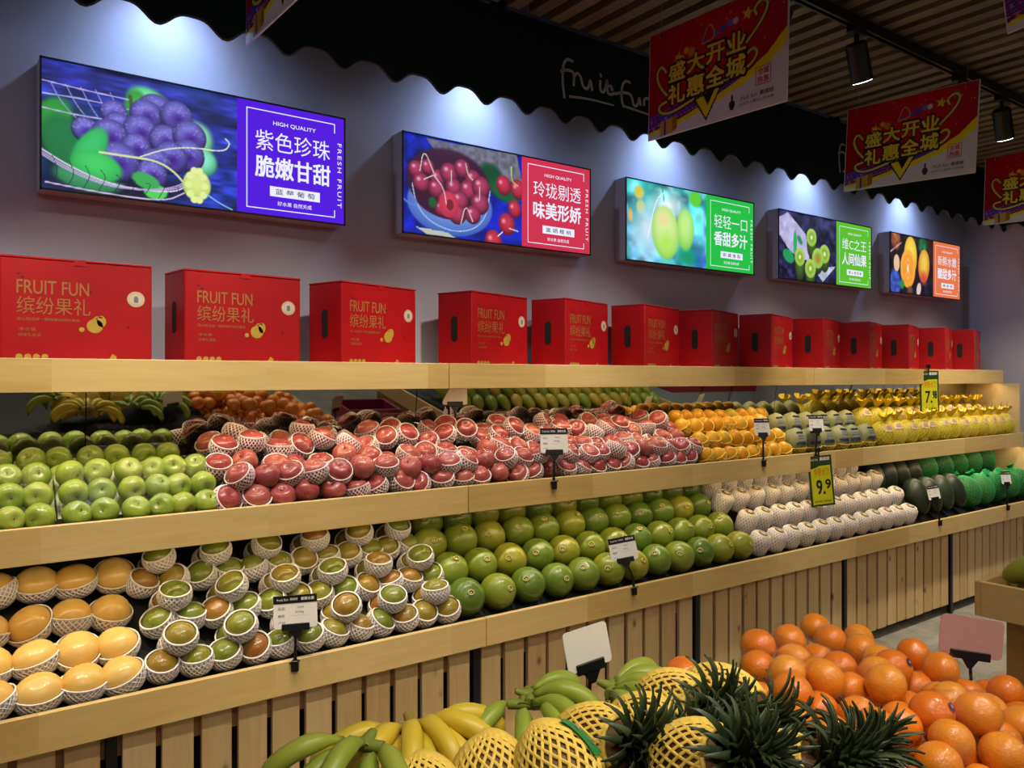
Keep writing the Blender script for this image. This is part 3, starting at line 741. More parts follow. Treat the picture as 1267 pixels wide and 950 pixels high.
def build_poster():
    r = empty('hanging_poster', link=False); W, Hh = .66, .43; P = []
    P.append((MB().box(0, W, .0, .006, 0, Hh, bev=.001).build('board', EDGE, link=False), []))
    f = POST.panel('printed_face', 0.004, W-.004, .003, Hh-.003, PRINT, None, -.0006); COL.objects.unlink(f); P.append((f, []))
    fb = inst('printed_face', f.data, None, (W, .0066+.0006, 0), (0, 0, PI), link=False); fb.location = (W, .0066, 0); P.append((fb, []))
    px = lambda t: t*W
    pz = lambda t: (1-t)*Hh
    for (bold, mat, y, g) in ((.085, OUTL, -.0012, .006), (.04, YEL, -.0018, .001)):
        m = MB()
        for row, (z0, z1, x0, dx) in (('盛大开业', (.51, .35, .17, .145)), ('礼惠全城', (.72, .55, .17, .145))):
            for k, ch in enumerate(row):
                up = .02*k; put_text(m, ch, px(x0+dx*k)-g, px(x0+dx*k+.125)+g, pz(z0-up)-g, pz(z1-up)+g, y, bold=bold)
        P.append((m.build('lettering', mat, link=False), []))
    m = MB(); t = .003; x0, x1, z0, z1 = px(.80), px(.90), pz(.80), pz(.645)
    for (a, b, c_, d) in ((x0, x1, z0, z0+t), (x0, x1, z1-t, z1), (x0, x0+t, z0, z1), (x1-t, x1, z0, z1)): rect(m, a, b, c_, d, -.0012)
    put_text(m, '全城', px(.815), px(.885), pz(.715), pz(.66), -.0012, bold=.03); put_text(m, '热惠', px(.815), px(.885), pz(.785), pz(.73), -.0012, bold=.03)
    P.append((m.build('red_seal', SEALR, link=False), []))
    m = MB(); put_text(m, 'fruit fun', px(.70), px(.81), pz(.885), pz(.845), -.0012, skew=.004); put_text(m, '果缤纷', px(.83), px(.92), pz(.885), pz(.845), -.0012, bold=.03)
    put_text(m, '让天下人都吃上好水果', px(.695), px(.92), pz(.93), pz(.905), -.0012, bold=.01)
    disc(m, px(.645), pz(.895), .014, -.0012, rz=.016); disc(m, px(.645), pz(.835), .005, -.0012, rz=.012); rect(m, px(.632), px(.658), pz(.94), pz(.92), -.0012)
    P.append((m.build('shop_emblem', INK, link=False), []))
    for sx in (.06, W-.06):
        m = MB(); m.cyl((sx, .003, Hh-.02), (sx, .003, Hh+.12), .0012, n=5); m.tube([(sx, -.004, Hh-.03), (sx, -.006, Hh-.01), (sx, .003, Hh+.004), (sx, .012, Hh-.01)], .002, n=5)
        P.append((m.build('hanging_wire', GREYM, link=False), []))
    return Proto(r, P)
po = build_poster()
POS = [(2.40, 2.32, 2.475, 1.5, 'largest hanging red sale poster, in front of the script lettering'),
       (3.92, 2.365, 2.485, 3, 'hanging red sale poster between the two track spotlights, above the kiwi screen'),
       (5.46, 2.33, 2.475, 2, 'hanging red sale poster cut by the right edge of the photograph'),
       (.755, 2.352, 2.475, 2, 'hanging poster cut by the top edge, above the grape screen'),
       (2.47, .99, 2.475, -6, 'hanging poster of which only a white corner shows at the top right')]
for (X, Y, Z, tl, lb) in POS:
    po.place((X, Y, Z), (0, rad(tl), rad(-90)), 1, lb, 'poster', 'hanging sale posters')

# ================================================================== FRUIT
def film_mat():
    t = NT('clear_film'); tr = t.N('ShaderNodeBsdfTransparent'); tr.inputs[0].default_value = (.97, .97, .97, 1)
    g = t.N('ShaderNodeBsdfGlossy'); g.inputs['Roughness'].default_value = .035; g.inputs['Color'].default_value = (1, 1, 1, 1)
    lw = t.N('ShaderNodeLayerWeight'); lw.inputs[0].default_value = .25
    v = t.obj((1, 1, 1)); n = t.noise(v, 48, 2, .5, 2.4)
    bp = t.N('ShaderNodeBump'); bp.inputs['Strength'].default_value = .55; bp.inputs['Distance'].default_value = .006
    t.L(n, bp.inputs['Height']); t.L(bp.outputs[0], g.inputs['Normal'])
    f = t.math('ADD', t.math('MULTIPLY', lw.outputs['Facing'], .09), .018)
    m = t.N('ShaderNodeMixShader'); t.L(f, m.inputs[0]); t.L(tr.outputs[0], m.inputs[1]); t.L(g.outputs[0], m.inputs[2])
    t.L(m.outputs[0], t.out.inputs[0]); return t.m
FILM = film_mat()
def skin_mat(name, cols, rough=.32, scale=(1, 1, 1), nscale=3, rs=.35, ns=.6, bumps=None, spots=None, vert=None, coat=0, sss=0):
    """fruit skin: ramp over object noise + a random shift per fruit"""
    t = NT(name); b = t.bsdf(Roughness=rough); b.inputs['Coat Weight'].default_value = coat; b.inputs['Coat Roughness'].default_value = .12
    v = t.obj(scale); rn = t.rnd()
    off = t.N('ShaderNodeVectorMath', operation='ADD'); cb = t.N('ShaderNodeCombineXYZ'); t.L(t.math('MULTIPLY', rn, 31), cb.inputs[0]); t.L(v, off.inputs[0]); t.L(cb.outputs[0], off.inputs[1])
    n = t.noise(off.outputs[0], nscale, 4, .6, .4)
    f = t.math('ADD', t.math('MULTIPLY', n, ns), t.math('MULTIPLY', rn, rs))
    if vert:
        sp = t.N('ShaderNodeSeparateXYZ'); c = t.N('ShaderNodeTexCoord'); t.L(c.outputs['Object'], sp.inputs[0]); f = t.math('ADD', f, t.math('MULTIPLY', sp.outputs[2], vert))
    r = t.ramp(f, cols); colr = r.outputs[0]
    if spots:
        vo = t.N('ShaderNodeTexVoronoi'); vo.inputs['Scale'].default_value = spots[0]; t.L(off.outputs[0], vo.inputs['Vector'])
        k = t.ramp(vo.outputs['Distance'], [(.08, '#ffffff'), (.2, '#000000')]); colr = t.mix(t.math('MULTIPLY', k.outputs[0], spots[2]), colr, spots[1])
    t.L(colr, b.inputs['Base Color'])
    if bumps: t.bump(b, t.noise(off.outputs[0], bumps[0], 2, .5), bumps[1], .0015)
    return t.m
S_GAPPLE = skin_mat('green_apple_skin', [(.15, '#6e8a26'), (.45, '#8aa236'), (.7, '#a2b046'), (.95, '#b48a42')], .24, nscale=14, spots=(150, '#d8e490', .6), rs=.3)
S_RAPPLE = skin_mat('red_apple_skin', [(.1, '#7a2c2e'), (.4, '#983e3e'), (.65, '#ae5a50'), (.92, '#cc9870')], .24, scale=(1, 1, .25), nscale=45, spots=(170, '#e8b890', .5), rs=.35, coat=.2)
S_POMELO = skin_mat('pomelo_skin', [(.1, '#4a661c'), (.4, '#66802c'), (.65, '#82922e'), (.95, '#a4962c')], .28, nscale=5, rs=.55, ns=.5, bumps=(160, .35), spots=(120, '#4a6c20', .35), coat=.1)
S_YPEAR = skin_mat('golden_pear_skin', [(.15, '#cf9c48'), (.45, '#dfb45c'), (.75, '#e6c272'), (1, '#e8cc84')], .3, nscale=9, spots=(190, '#a87838', .35), vert=1.5, coat=.15)
S_GORANGE = skin_mat('mottled_orange_skin', [(.15, '#5a7420'), (.42, '#7a8426'), (.62, '#96822a'), (.85, '#9c6428')], .26, nscale=9, rs=.55, ns=.6, bumps=(220, .3), coat=.15)
S_ORANGE = skin_mat('orange_skin', [(.15, '#e26c10'), (.5, '#f08818'), (.9, '#f6a838')], .34, nscale=7, rs=.5, bumps=(260, .7), coat=.2)
S_TANG = skin_mat('tangerine_skin', [(.15, '#c8480c'), (.5, '#e0600e'), (.9, '#ee7a1c')], .3, nscale=9, rs=.5, bumps=(260, .3))
S_MANGO = skin_mat('yellow_mango_skin', [(.15, '#c88412'), (.5, '#dfa01c'), (.8, '#e8b232'), (.97, '#b8b438')], .3, nscale=8, rs=.6)
S_HAMI = skin_mat('grey_green_melon_skin', [(.15, '#6d7448'), (.5, '#8e8f5c'), (.9, '#a9a26c')], .5, nscale=40, rs=.3, bumps=(90, .6))
S_YPOM = skin_mat('yellow_green_pomelo_skin', [(.1, '#9a9a30'), (.5, '#b4ac38'), (.9, '#c4bc58')], .4, nscale=6, rs=.5)
S_WINTER = skin_mat('dark_melon_skin', [(.2, '#141d14'), (.5, '#22301e'), (.85, '#3a4a2c')], .42, nscale=12, rs=.3, bumps=(60, .2))
S_KAB = skin_mat('green_melon_skin', [(.2, '#173c1c'), (.5, '#2a5a28'), (.9, '#4c8434')], .5, nscale=12, rs=.5)
S_PAPAYA = skin_mat('green_yellow_papaya_skin', [(.15, '#7a9a34'), (.5, '#a8b440'), (.9, '#d0b040')], .35, nscale=6, rs=.6)
FOAM = plain('white_foam_net', '#f2eeec', .7); FOAMSHADE = plain('white_foam_shade', '#c9c2be', .8)  # inner shell darker: shade between the strands put into its colour
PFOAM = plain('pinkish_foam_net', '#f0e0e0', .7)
YFOAM = plain('yellow_foam_net', '#f8d862', .6); YFOAMSHADE = plain('yellow_foam_shade', '#e0ac28', .7)  # yellow inner tone likewise carries the shade under the strands
YNET = plain('yellow_mesh_bag', '#f0d02c', .5); GNET = plain('green_mesh_bag', '#22a55a', .5)
STEM = plain('brown_stem', '#4a3420', .7); SCAR = plain('pale_stem_scar', '#c8bc70', .5)
LABELM = plain('dark_blue_label', '#1c2a44', .35); PINKL = plain('pink_label', '#cfa095', .4); TAGG = plain('green_label', '#1c4a34', .4)

def ball(R, kind='round', nu=22, nv=14, seed=0, top=0):
    """fruit body; returns verts, faces, radius function"""
    rs = random.Random(seed); p1, p2 = rs.uniform(0, 6), rs.uniform(0, 6); e = rs.uniform(.97, 1.03)
    def rf(th, ph):       # th from +z
        c = math.cos(th); s = math.sin(th); r = R
        if kind == 'apple':
            r = R * (1 + .07 * math.cos(th - .9) - .34 * math.exp(-(th / .36) ** 2) - .18 * math.exp(-((PI - th) / .36) ** 2)) * (1 + .022 * math.cos(5 * ph + p1) * (1 if th > PI / 2 else .3) + .02 * math.cos(ph + p2))
            return (r * s * 1.03, r * c * .98)
        if kind == 'orange':
            r = R * (1 - .07 * math.exp(-(th / .22) ** 2) - .03 * math.exp(-((PI - th) / .2) ** 2)) * (1 + .012 * math.cos(2 * ph + p1)); return (r * s, r * c * .93)
        if kind == 'pomelo':
            r = R * (1 - .05 * math.exp(-(th / .25) ** 2)) * (1 + .012 * math.cos(3 * ph + p1)); return (r * s * 1.0, r * c * 1.0)
        if kind == 'pear':
            r = R * (1 - .12 * math.exp(-(th / .3) ** 2) + .04 * math.cos(ph + p2) + .03 * math.cos(2 * ph + p1)); return (r * s * 1.02, r * c * .88)
        if kind == 'long':
            return (R * s * (1 + .12 * math.cos(th)), R * c * 1.75)
        if kind == 'mango':
            return (R * s * (1 + .06 * math.cos(ph + p1)), R * c * 1.28 * (1 + .05 * math.cos(ph)))
        return (R * s, R * c)
    def pt(th, ph, k=1.0, dn=0.0):
        a, b = rf(th, ph); q = Vector((a * math.cos(ph), a * math.sin(ph), b)); 
        return q * k + (q.normalized() * dn if dn else Vector())
    vs = [pt(0, 0)]; 
    for i in range(1, nv):
        for j in range(nu): vs.append(pt(PI * i / nv, 2 * PI * j / nu))
    vs.append(pt(PI, 0)); fs = []
    for j in range(nu): fs.append((0, 1 + j, 1 + (j + 1) % nu))
    for i in range(nv - 2):
        for j in range(nu):
            a = 1 + i * nu + j; b = 1 + i * nu + (j + 1) % nu; fs.append((a, a + nu, b + nu, b))
    L = 1 + (nv - 2) * nu
    for j in range(nu): fs.append((L + j, len(vs) - 1, L + (j + 1) % nu))
    return vs, fs, pt
def net(pt, th0, th1, N, wd, gap=.0012, tw=1.0, segs=7, inner=None, thick=.0012, mi=0, jitter=0, seed=0, rimr=.0022):
    """cup of crossing strands over the fruit from latitude th0 (rim) down to th1"""
    mb = MB(); rs = random.Random(seed)
    for sg in (-1, 1):
        for k in range(N):
            p0 = 2 * PI * k / N + rs.uniform(-jitter, jitter); row = []
            for i in range(segs + 1):
                t = i / segs; th = th0 + (th1 - th0) * t; ph = p0 + sg * tw * t * PI / 2
                s = max(math.sin(th), .12); hw = wd / 2 / max(pt(PI/2, 0).length, .01) / s
                g = gap + (.0003 if sg > 0 else 0)
                row.append((pt(th, ph - hw, 1, g), pt(th, ph, 1, g + thick), pt(th, ph + hw, 1, g)))
            vs = [q for r in row for q in r]; fs = []
            for i in range(segs):
                a = 3 * i; b = a + 3; fs += [(a, a+1, b+1, b), (a+1, a+2, b+2, b+1)] if sg else []
            mb.add(vs, fs, mi, None, True)
    nr = 28; mb.tube([pt(th0, 2 * PI * i / nr, 1, gap + .0006) for i in range(nr + 1)], rimr, n=5, mi=mi)
    if inner is not None:
        vs = []; n2 = 24; m2 = 6
        for i in range(m2 + 1):
            for j in range(n2): vs.append(pt(th0 + (th1 - th0) * i / m2, 2 * PI * j / n2, 1, gap * .5))
        mb.add(vs, [(i*n2+j, (i+1)*n2+j, (i+1)*n2+(j+1) % n2, i*n2+(j+1) % n2) for i in range(m2) for j in range(n2)], inner, None, True)
    return mb
def rim_cut(pt, tilt):   # the rim leans: same cup, tilted by warping the latitude
    return lambda th, ph, k=1, dn=0: pt(min(PI, th + tilt * math.cos(ph) * math.sin(th)), ph, k, dn)
def fruit(name, R_, kind, skin, seed=0, netted=None, stem=None, scar=None, extra=None, nu=22, nv=14):
    vs, fs, pt = ball(R_, kind, nu, nv, seed); mb = MB().add(vs, fs, 0, None, True)
    root = mb.build(name, skin, link=False); P = []
    if stem:
        z = pt(0, 0).z; m = MB().tube([(0, 0, z - .002), (.001, 0, z + stem * .5), (.004, .002, z + stem)], [.0016, .0013, .002], n=5)
        P.append((m.build('stem', STEM, link=False), []))
    if scar:
        z = pt(0, 0).z; m = MB(); n = 14; r = scar
        ring = [(r * math.cos(2*PI*i/n), r * .8 * math.sin(2*PI*i/n), z + .004) for i in range(n + 1)]
        m.tube(ring, r * .22, n=5); m.cyl((0, 0, z - .004), (0, 0, z + .003), r * .35, n=8)
        P.append((m.build('stem_scar', SCAR, link=False), []))
    if netted:
        nm, mats, kw = netted; kw = dict(kw); tl = kw.pop('tilt', 0); kind_ = kw.pop('kind', 'stuff')
        m = net(rim_cut(pt, tl), seed=seed, **kw); o = m.build(nm, mats, link=False); o['kind'] = 'stuff'; P.append((o, []))
    if extra: P += extra(pt)
    return Proto(root, P)
def rotto(axis, spin=0):
    """euler turning local +z onto axis"""
    return (Vector(axis).to_track_quat('Z', 'Y') @ Euler((0, 0, spin)).to_quaternion()).to_euler()
def tsp(rx, ry, spin):
    return (Matrix.Rotation(rx, 3, 'X') @ Matrix.Rotation(ry, 3, 'Y') @ Matrix.Rotation(spin, 3, 'Z')).to_euler()
def side(i, n, right=False):
    """ordinal phrase from the end that is in view"""
    return ('%s from the right' % ORD[n - 1 - i]) if right else ('%s from the left' % ORD[i])
def j(a): return R.uniform(-a, a)
FRONT = Vector((-.25, -.8, .62)).normalized()

# ------------------------------------------------------------------ film hull round a cluster of fruit
def hull(name, centres, r, seed=0, sub=2, amp=.003, mat=None, squash=None):
    bm = bmesh.new(); rs = random.Random(seed)
    for c in centres:
        for i in range(46):
            z = 1 - 2 * (i + .5) / 46; a = i * 2.39996; q = math.sqrt(1 - z * z)
            bm.verts.new(Vector(c) + Vector((q * math.cos(a), q * math.sin(a), z)) * r)
    res = bmesh.ops.convex_hull(bm, input=bm.verts[:])
    bmesh.ops.delete(bm, geom=[e for e in res['geom_interior'] if isinstance(e, bmesh.types.BMVert)], context='VERTS')
    loose = [v for v in bm.verts if not v.link_faces]
    if loose: bmesh.ops.delete(bm, geom=loose, context='VERTS')
    from mathutils import noise as mn
    bmesh.ops.subdivide_edges(bm, edges=[e for e in bm.edges if e.calc_length() > r * .5], cuts=2, use_grid_fill=True)
    bmesh.ops.triangulate(bm, faces=[f for f in bm.faces if len(f.verts) > 4])
    bm.normal_update()
    cs = [Vector(c) for c in centres]; mid = sum(cs, Vector()) / len(cs)
    for v in bm.verts:
        # suck the film in towards the nearest fruit, like a cling wrap
        nc = min(cs, key=lambda c: (c - v.co).length); d = (v.co - nc); tgt = nc + d.normalized() * r
        v.co = v.co.lerp(tgt, .55) + v.normal * amp * mn.noise(v.co * 60 + Vector((seed, 0, 0)))
    bm.verts.index_update()
    me = bpy.data.meshes.new(name); bm.to_mesh(me); bm.free(); me.materials.append(mat or FILM)
    for p in me.polygons: p.use_smooth = True
    return me

# ================================================================== LOWER SHELF
# golden pears in white foam sleeves (far left)
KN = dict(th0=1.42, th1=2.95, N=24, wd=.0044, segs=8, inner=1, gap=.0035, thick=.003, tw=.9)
PE = [fruit('golden_pear', .0545, 'pear', S_YPEAR, s, ('foam_sleeve', [FOAM, FOAMSHADE], dict(KN, tilt=t)), nu=22) for s, t in ((1, .15), (2, -.15), (3, .25), (4, 0))]
rows = [(2.440, .667), (2.535, .728), (2.635, .800), (2.740, .885)]
rn = ['front', 'second', 'third', 'back']
xs = [-.085, .021, .127, .235, .341, .446]
for ri, (Y, z) in enumerate(rows):
    for i, X in enumerate(xs):
        ax = Vector((-.1 + j(.3), -.28 + j(.25), .9)); 
        R.choice(PE).place((X + j(.005) + (.02 if ri == 3 else 0), Y + j(.004), z + j(.003)), rotto(ax, R.uniform(0, 6.28)), (1.04, 1.04, 1.04),
            'golden pear in a white foam sleeve, %s row, %s' % (rn[ri], side(i, 6, True)), 'pear', 'golden pears in foam sleeves')
# mottled oranges in foam nets, packed in film by fours
GO = [fruit('mottled_orange', .0450, 'orange', S_GORANGE, s, ('foam_net', [FOAM, FOAMSHADE], dict(th0=1.12, th1=2.95, N=21, wd=.0040, segs=7, inner=1, gap=.0045, thick=.0028, tilt=t, rimr=.003)), scar=None) for s, t in ((11, .2), (12, -.2), (13, .1))]
OFF = [(-.046, -.036, .0), (.046, -.036, .0), (0, .042, .028), (.004, -.030, .072)]
HULLGO = [hull('film', [Vector(o) for o in OFF], .0475, s) for s in (1, 2)]
rn = ['front', 'middle', 'back']
pk = 0
for ri, (Y, z) in enumerate([(2.468, .672), (2.60, .765), (2.735, .855)]):
    for i in range(6):
        X = .592 + .172 * i + (0.012 if ri == 1 else 0)
        if ri == 2 and i == 5: X -= .01
        b = empty('wrapped_orange_pack', (X, Y, z), j(.12)); tag(b, 'clear film pack of four mottled oranges, %s row, %s among them' % (rn[ri], side(i, 6)), 'fruit pack', 'film packs of mottled oranges')
        inst('film', HULLGO[pk % 2], b); pk += 1
        for k, o in enumerate(OFF):
            q = Matrix.Rotation(b.rotation_euler.z, 3, 'Z') @ Vector(o)
            ax = Vector((j(.35) - .12, -.45 + j(.25), .85))
            w_ = ['lower left', 'lower right', 'rear', 'top'][k]
            R.choice(GO).place(Vector((X, Y, z)) + q, rotto(ax, R.uniform(0, 6)), 1.0,
                'mottled orange, %s one in the %s pack from left, %s row' % (w_, ORD[i], rn[ri]), 'orange', 'mottled oranges in foam nets')
# large green pomelos
PO = [fruit('green_pomelo', .0712, 'pomelo', S_POMELO, s, scar=.011, nu=32, nv=20) for s in (21, 22, 23)]
rn = ['front', 'second', 'third', 'back']
for ri, (Y, z, x0, n) in enumerate([(2.453, .693, 1.592, 12), (2.572, .768, 1.590, 12), (2.690, .848, 1.575, 12), (2.80, .918, 1.62, 12)]):
    for i in range(n):
        ax = Vector((-.35 + j(.5), -.75 + j(.3), .55 + j(.3)))
        R.choice(PO).place((x0 + .1425 * i + j(.004), Y + j(.004), z + j(.003)), rotto(ax), R.uniform(.97, 1.01),
            'large green pomelo on the lower shelf, %s row, %s' % (rn[ri], side(i, n)), 'pomelo', 'green pomelos on the lower shelf')
# white sleeved pears with dark round labels on top
def wrapped_pear(seed):
    rs = random.Random(seed); Rr, Hh = .049, .112; n = 26; m = 12
    prof = [(0, Hh*.5), (.018, Hh*.50), (.036, Hh*.44), (Rr*.97, Hh*.30), (Rr, Hh*.05), (Rr*.98, -.2*Hh), (Rr*.88, -.42*Hh), (Rr*.7, -.5*Hh), (0, -.5*Hh)]
    vs = []; 
    for (r, z) in prof:
        for k in range(n): a = 2*PI*k/n; rr = r*(1+.02*math.cos(3*a+seed)); vs.append((rr*math.cos(a), rr*math.sin(a), z))
    mb = MB().add(vs, [(i*n+k, (i+1)*n+k, (i+1)*n+(k+1) % n, i*n+(k+1) % n) for i in range(len(prof)-1) for k in range(n)], 0, None, True)
    root = mb.build('sleeved_pear', plain('sleeved_pear_skin', '#d8b98c', .5) if 'sleeved_pear_skin' not in MATS else MATS['sleeved_pear_skin'], link=False)
    def pt(th, ph, k=1, dn=0):
        t = th / PI * (len(prof) - 1); i = min(int(t), len(prof) - 2); f = t - i
        r = prof[i][0]*(1-f)+prof[i+1][0]*f; z = prof[i][1]*(1-f)+prof[i+1][1]*f; q = Vector((r*math.cos(ph), r*math.sin(ph), z))
        return q + Vector((math.cos(ph), math.sin(ph), .5)) * dn
    m_ = net(pt, .75, 2.75, 20, .0052, .0016, 1.0, 10, inner=1, thick=.0016, seed=seed); o = m_.build('foam_sleeve', [FOAM, FOAMSHADE], link=False); o['kind'] = 'stuff'
    mb = MB(); mb.cyl((0, 0, Hh*.5 - .002), (0, 0, Hh*.5 + .0015), .0225, n=16); lab = mb.build('round_label', TAGG, link=False)
    mb = MB(); mb.cyl((0, 0, Hh*.5 + .0016), (0, 0, Hh*.5 + .0022), .012, n=12); mb.tube([(.017*math.cos(a), .017*math.sin(a), Hh*.5+.002) for a in [2*PI*i/14 for i in range(15)]], .0012, n=4)
    em = mb.build('label_print', GOLDL, link=False)
    return Proto(root, [(o, []), (lab, [em])])
WP = [wrapped_pear(s) for s in (1, 2)]
rn = ['front', 'second', 'third', 'back']
for ri, (Y, z, x0, n) in enumerate([(2.428, .688, 3.285, 12), (2.530, .775, 3.30, 12), (2.632, .868, 3.26, 12), (2.735, .930, 3.27, 11)]):
    for i in range(n):
        R.choice(WP).place((x0 + .129 * i + j(.005) + .02 * (ri % 2), Y, z + j(.002)), tsp(rad(24) + j(.08), j(.1), R.uniform(0, 6.3)), 1,
            'pear wrapped in white foam, %s row of these, %s' % (rn[ri], side(i, n)), 'pear', 'white foam wrapped pears')
# dark oval melons
DM = [fruit('dark_melon', .078, 'long', S_WINTER, s, nu=26, nv=18) for s in (31, 32)]
for ri, (Y, z, X0, n) in enumerate([(2.475, .765, 4.905, 4), (2.70, .87, 4.80, 4)]):
    for i in range(n):
        R.choice(DM).place((X0 + .155 * i, Y, z), tsp(rad(-24) + j(.06), j(.08), R.uniform(0, 6)), (.93, .93, .86), 'dark green oval melon standing on the lower shelf, %s row, %s' % (['front', 'back'][ri], side(i, n)), 'melon', 'dark oval melons')
# melons in green mesh bags
def tuft(mat, z, seed, n=9, L=.05, sp=.035, name='bag_tuft'):
    rs = random.Random(seed); mb = MB()
    for k in range(n):
        a = 2*PI*k/n + rs.uniform(-.2, .2); w_ = .016; tip = Vector((sp*math.cos(a), sp*math.sin(a), z + L*rs.uniform(.6, 1.1))); b = Vector((.004*math.cos(a), .004*math.sin(a), z - .006)); t = Vector((-math.sin(a), math.cos(a), 0))*w_
        mid = b.lerp(tip, .5) + Vector((0, 0, .008)); mb.add([b - t*.2, b + t*.2, mid - t*.8, mid + t*.8, tip - t*1.0, tip + t*.7], [(0,1,3,2), (2,3,5,4)], 0, None, True)
    o = mb.build(name, mat, link=False); return o
def gn_extra(pt): return [(tuft(GNET, pt(0, 0).z, 3, 8, .03, .03), [])]
NM = [fruit('netted_melon', .098, 'round', S_KAB, s, ('mesh_bag', [GNET], dict(th0=.15, th1=3.0, N=24, wd=.0034, segs=16, gap=.002, tw=1.6, thick=.002, jitter=.03)), extra=gn_extra, nu=28, nv=18) for s in (41, 42)]
for ri, (Y, z, xs_) in enumerate([(2.485, .742, (5.56, 5.755, 5.95, 6.15, 6.345)), (2.72, .885, (5.46, 5.68, 5.90, 6.12, 6.33))]):
    for i, X in enumerate(xs_):
        ax = (j(.4) - .3, j(.3) + .2, .9)
        R.choice(NM).place((X, Y, z), rotto(ax), (.97, .97, 1.08), 'round melon in a bright green mesh bag, %s row, %s' % (['front', 'back'][ri], side(i, 5)), 'melon', 'melons in green mesh bags')

# ================================================================== MIDDLE SHELF
# green apples in clear packs, six to a pack
GA = [fruit('green_apple', .0375, 'apple', S_GAPPLE, s, stem=.010) for s in (51, 52, 53)]
PACKTR = plain('pale_plastic_tray', '#b9c49a', .35)
aoff = [(-.036, 0, 0), (.036, 0, 0), (-.036, .052, .058), (.036, .052, .058), (-.036, .118, .112), (.036, .118, .112)]
aoff = [(a, b*.98, c*.92) for a, b, c in aoff]
ph_ = hull('film', [Vector(o) for o in aoff], .0405, 7, amp=.004)
trm = MB(); 
tv = [(-.078, .035, -.045), (.078, .035, -.045), (.078, .185, .085), (-.078, .185, .085)]
th_ = [(-.062, .052, -.035), (.062, .052, -.035), (.062, .172, .070), (-.062, .172, .070)]
trm.add([Vector(p) + Vector((0, -.014, .014)) for p in tv] + [Vector(p) + Vector((0, .004, -.004)) for p in tv], [(0,1,2,3), (4,7,6,5), (0,4,5,1), (1,5,6,2), (2,6,7,3), (3,7,4,0)])
trm = trm.mesh('tray', PACKTR)
px_ = [-.155, .005, .160, .315, .470, .625, .700]
pks = [-.245, -.085, .075, .235, .395, .550, .680]
wn_ = ['lower left', 'lower right', 'middle left', 'middle right', 'upper left', 'upper right']
npk = len(pks)
for i, X in enumerate(pks):
    p0 = Vector((X - .02, 2.545, 1.113))
    b = empty('green_apple_pack', p0, j(.05)); tag(b, 'clear film pack of six green apples, %s' % side(i, npk, True), 'fruit pack', 'film packs of green apples')
    inst('film', ph_, b); inst('tray', trm, b)
    for k, o in enumerate(aoff):
        ax = Vector((-.1 + j(.6), -.85 + j(.3), .2 + j(.6)))
        R.choice(GA).place(p0 + Vector(o) + Vector((j(.002), j(.002), j(.002))), rotto(ax, R.uniform(0, 6)), R.uniform(.96, 1.02),
            'green apple, %s in its film pack, the pack %s' % (wn_[k], side(i, npk, True)), 'apple', 'green apples in film packs')
RX = Matrix.Rotation(rad(0), 3, 'X')
for i, X in enumerate(pks[:-1]):
    p0 = Vector((X + .055, 2.690, 1.145))
    b = empty('green_apple_pack', p0); b.rotation_euler = (rad(0), 0, 0); tag(b, 'clear film pack of green apples behind the front packs, %s' % side(i, npk - 1, True), 'fruit pack', 'rear film packs of green apples')
    inst('film', ph_, b); inst('tray', trm, b)
    for k, o in enumerate(aoff):
        ax = Vector((-.1 + j(.6), -.85 + j(.3), .2 + j(.6)))
        R.choice(GA).place(p0 + RX @ Vector(o), rotto(ax, R.uniform(0, 6)), R.uniform(.96, 1.0),
            'green apple, %s in a rear film pack, the pack %s' % (wn_[k], side(i, npk - 1, True)), 'apple', 'green apples in rear packs')
# red apples in white foam nets
RA = [fruit('red_apple', .040, 'apple', S_RAPPLE, s, ('foam_net', [PFOAM, PFOAM], dict(th0=th, th1=2.95, N=22, wd=.0036, segs=8, gap=.003, thick=.002, tilt=t, tw=.9)), stem=None) for s, t, th in ((61, .25, 1.15), (62, -.25, 1.25), (63, .35, 1.0))]
RN = [fruit('red_apple', .0405, 'apple', S_RAPPLE, 64, stem=.008)]
lay = [(2.548, 1.118, 'lowest front'), (2.560, 1.180, 'upper front'), (2.640, 1.205, 'third'), (2.715, 1.262, 'fourth'), (2.795, 1.292, 'rear')]
cl = {}
for ri, (Y, z, nm) in enumerate(lay):
    n = 26 if ri != 4 else 25
    for i in range(n):
        X = .765 + .0862 * i + (.040 if ri in (1, 3) else 0) + j(.012)
        if X > 2.96: X = 2.96
        zz = z + j(.008) - (.012 if ri == 4 else 0) + (.022 * math.sin(i * 1.9) if ri in (3, 4) else 0) + (.012 * math.sin(i * 1.57) if ri == 2 else 0)
        ax = Vector((-.12 + j(.6), -.42 + j(.35), .85 + j(.2)))
        Pq = R.choice(RA) if R.random() < .78 or ri > 2 else RN[0]
        Pq.place((X, Y + j(.008), zz), rotto(ax, R.uniform(0, 6)), R.uniform(.98, 1.06),
            'red apple %s, %s apple row, %s' % ('in white foam net' if Pq is not RN[0] else 'without a net', nm, side(i, n)), 'apple', 'red apples on the middle shelf')
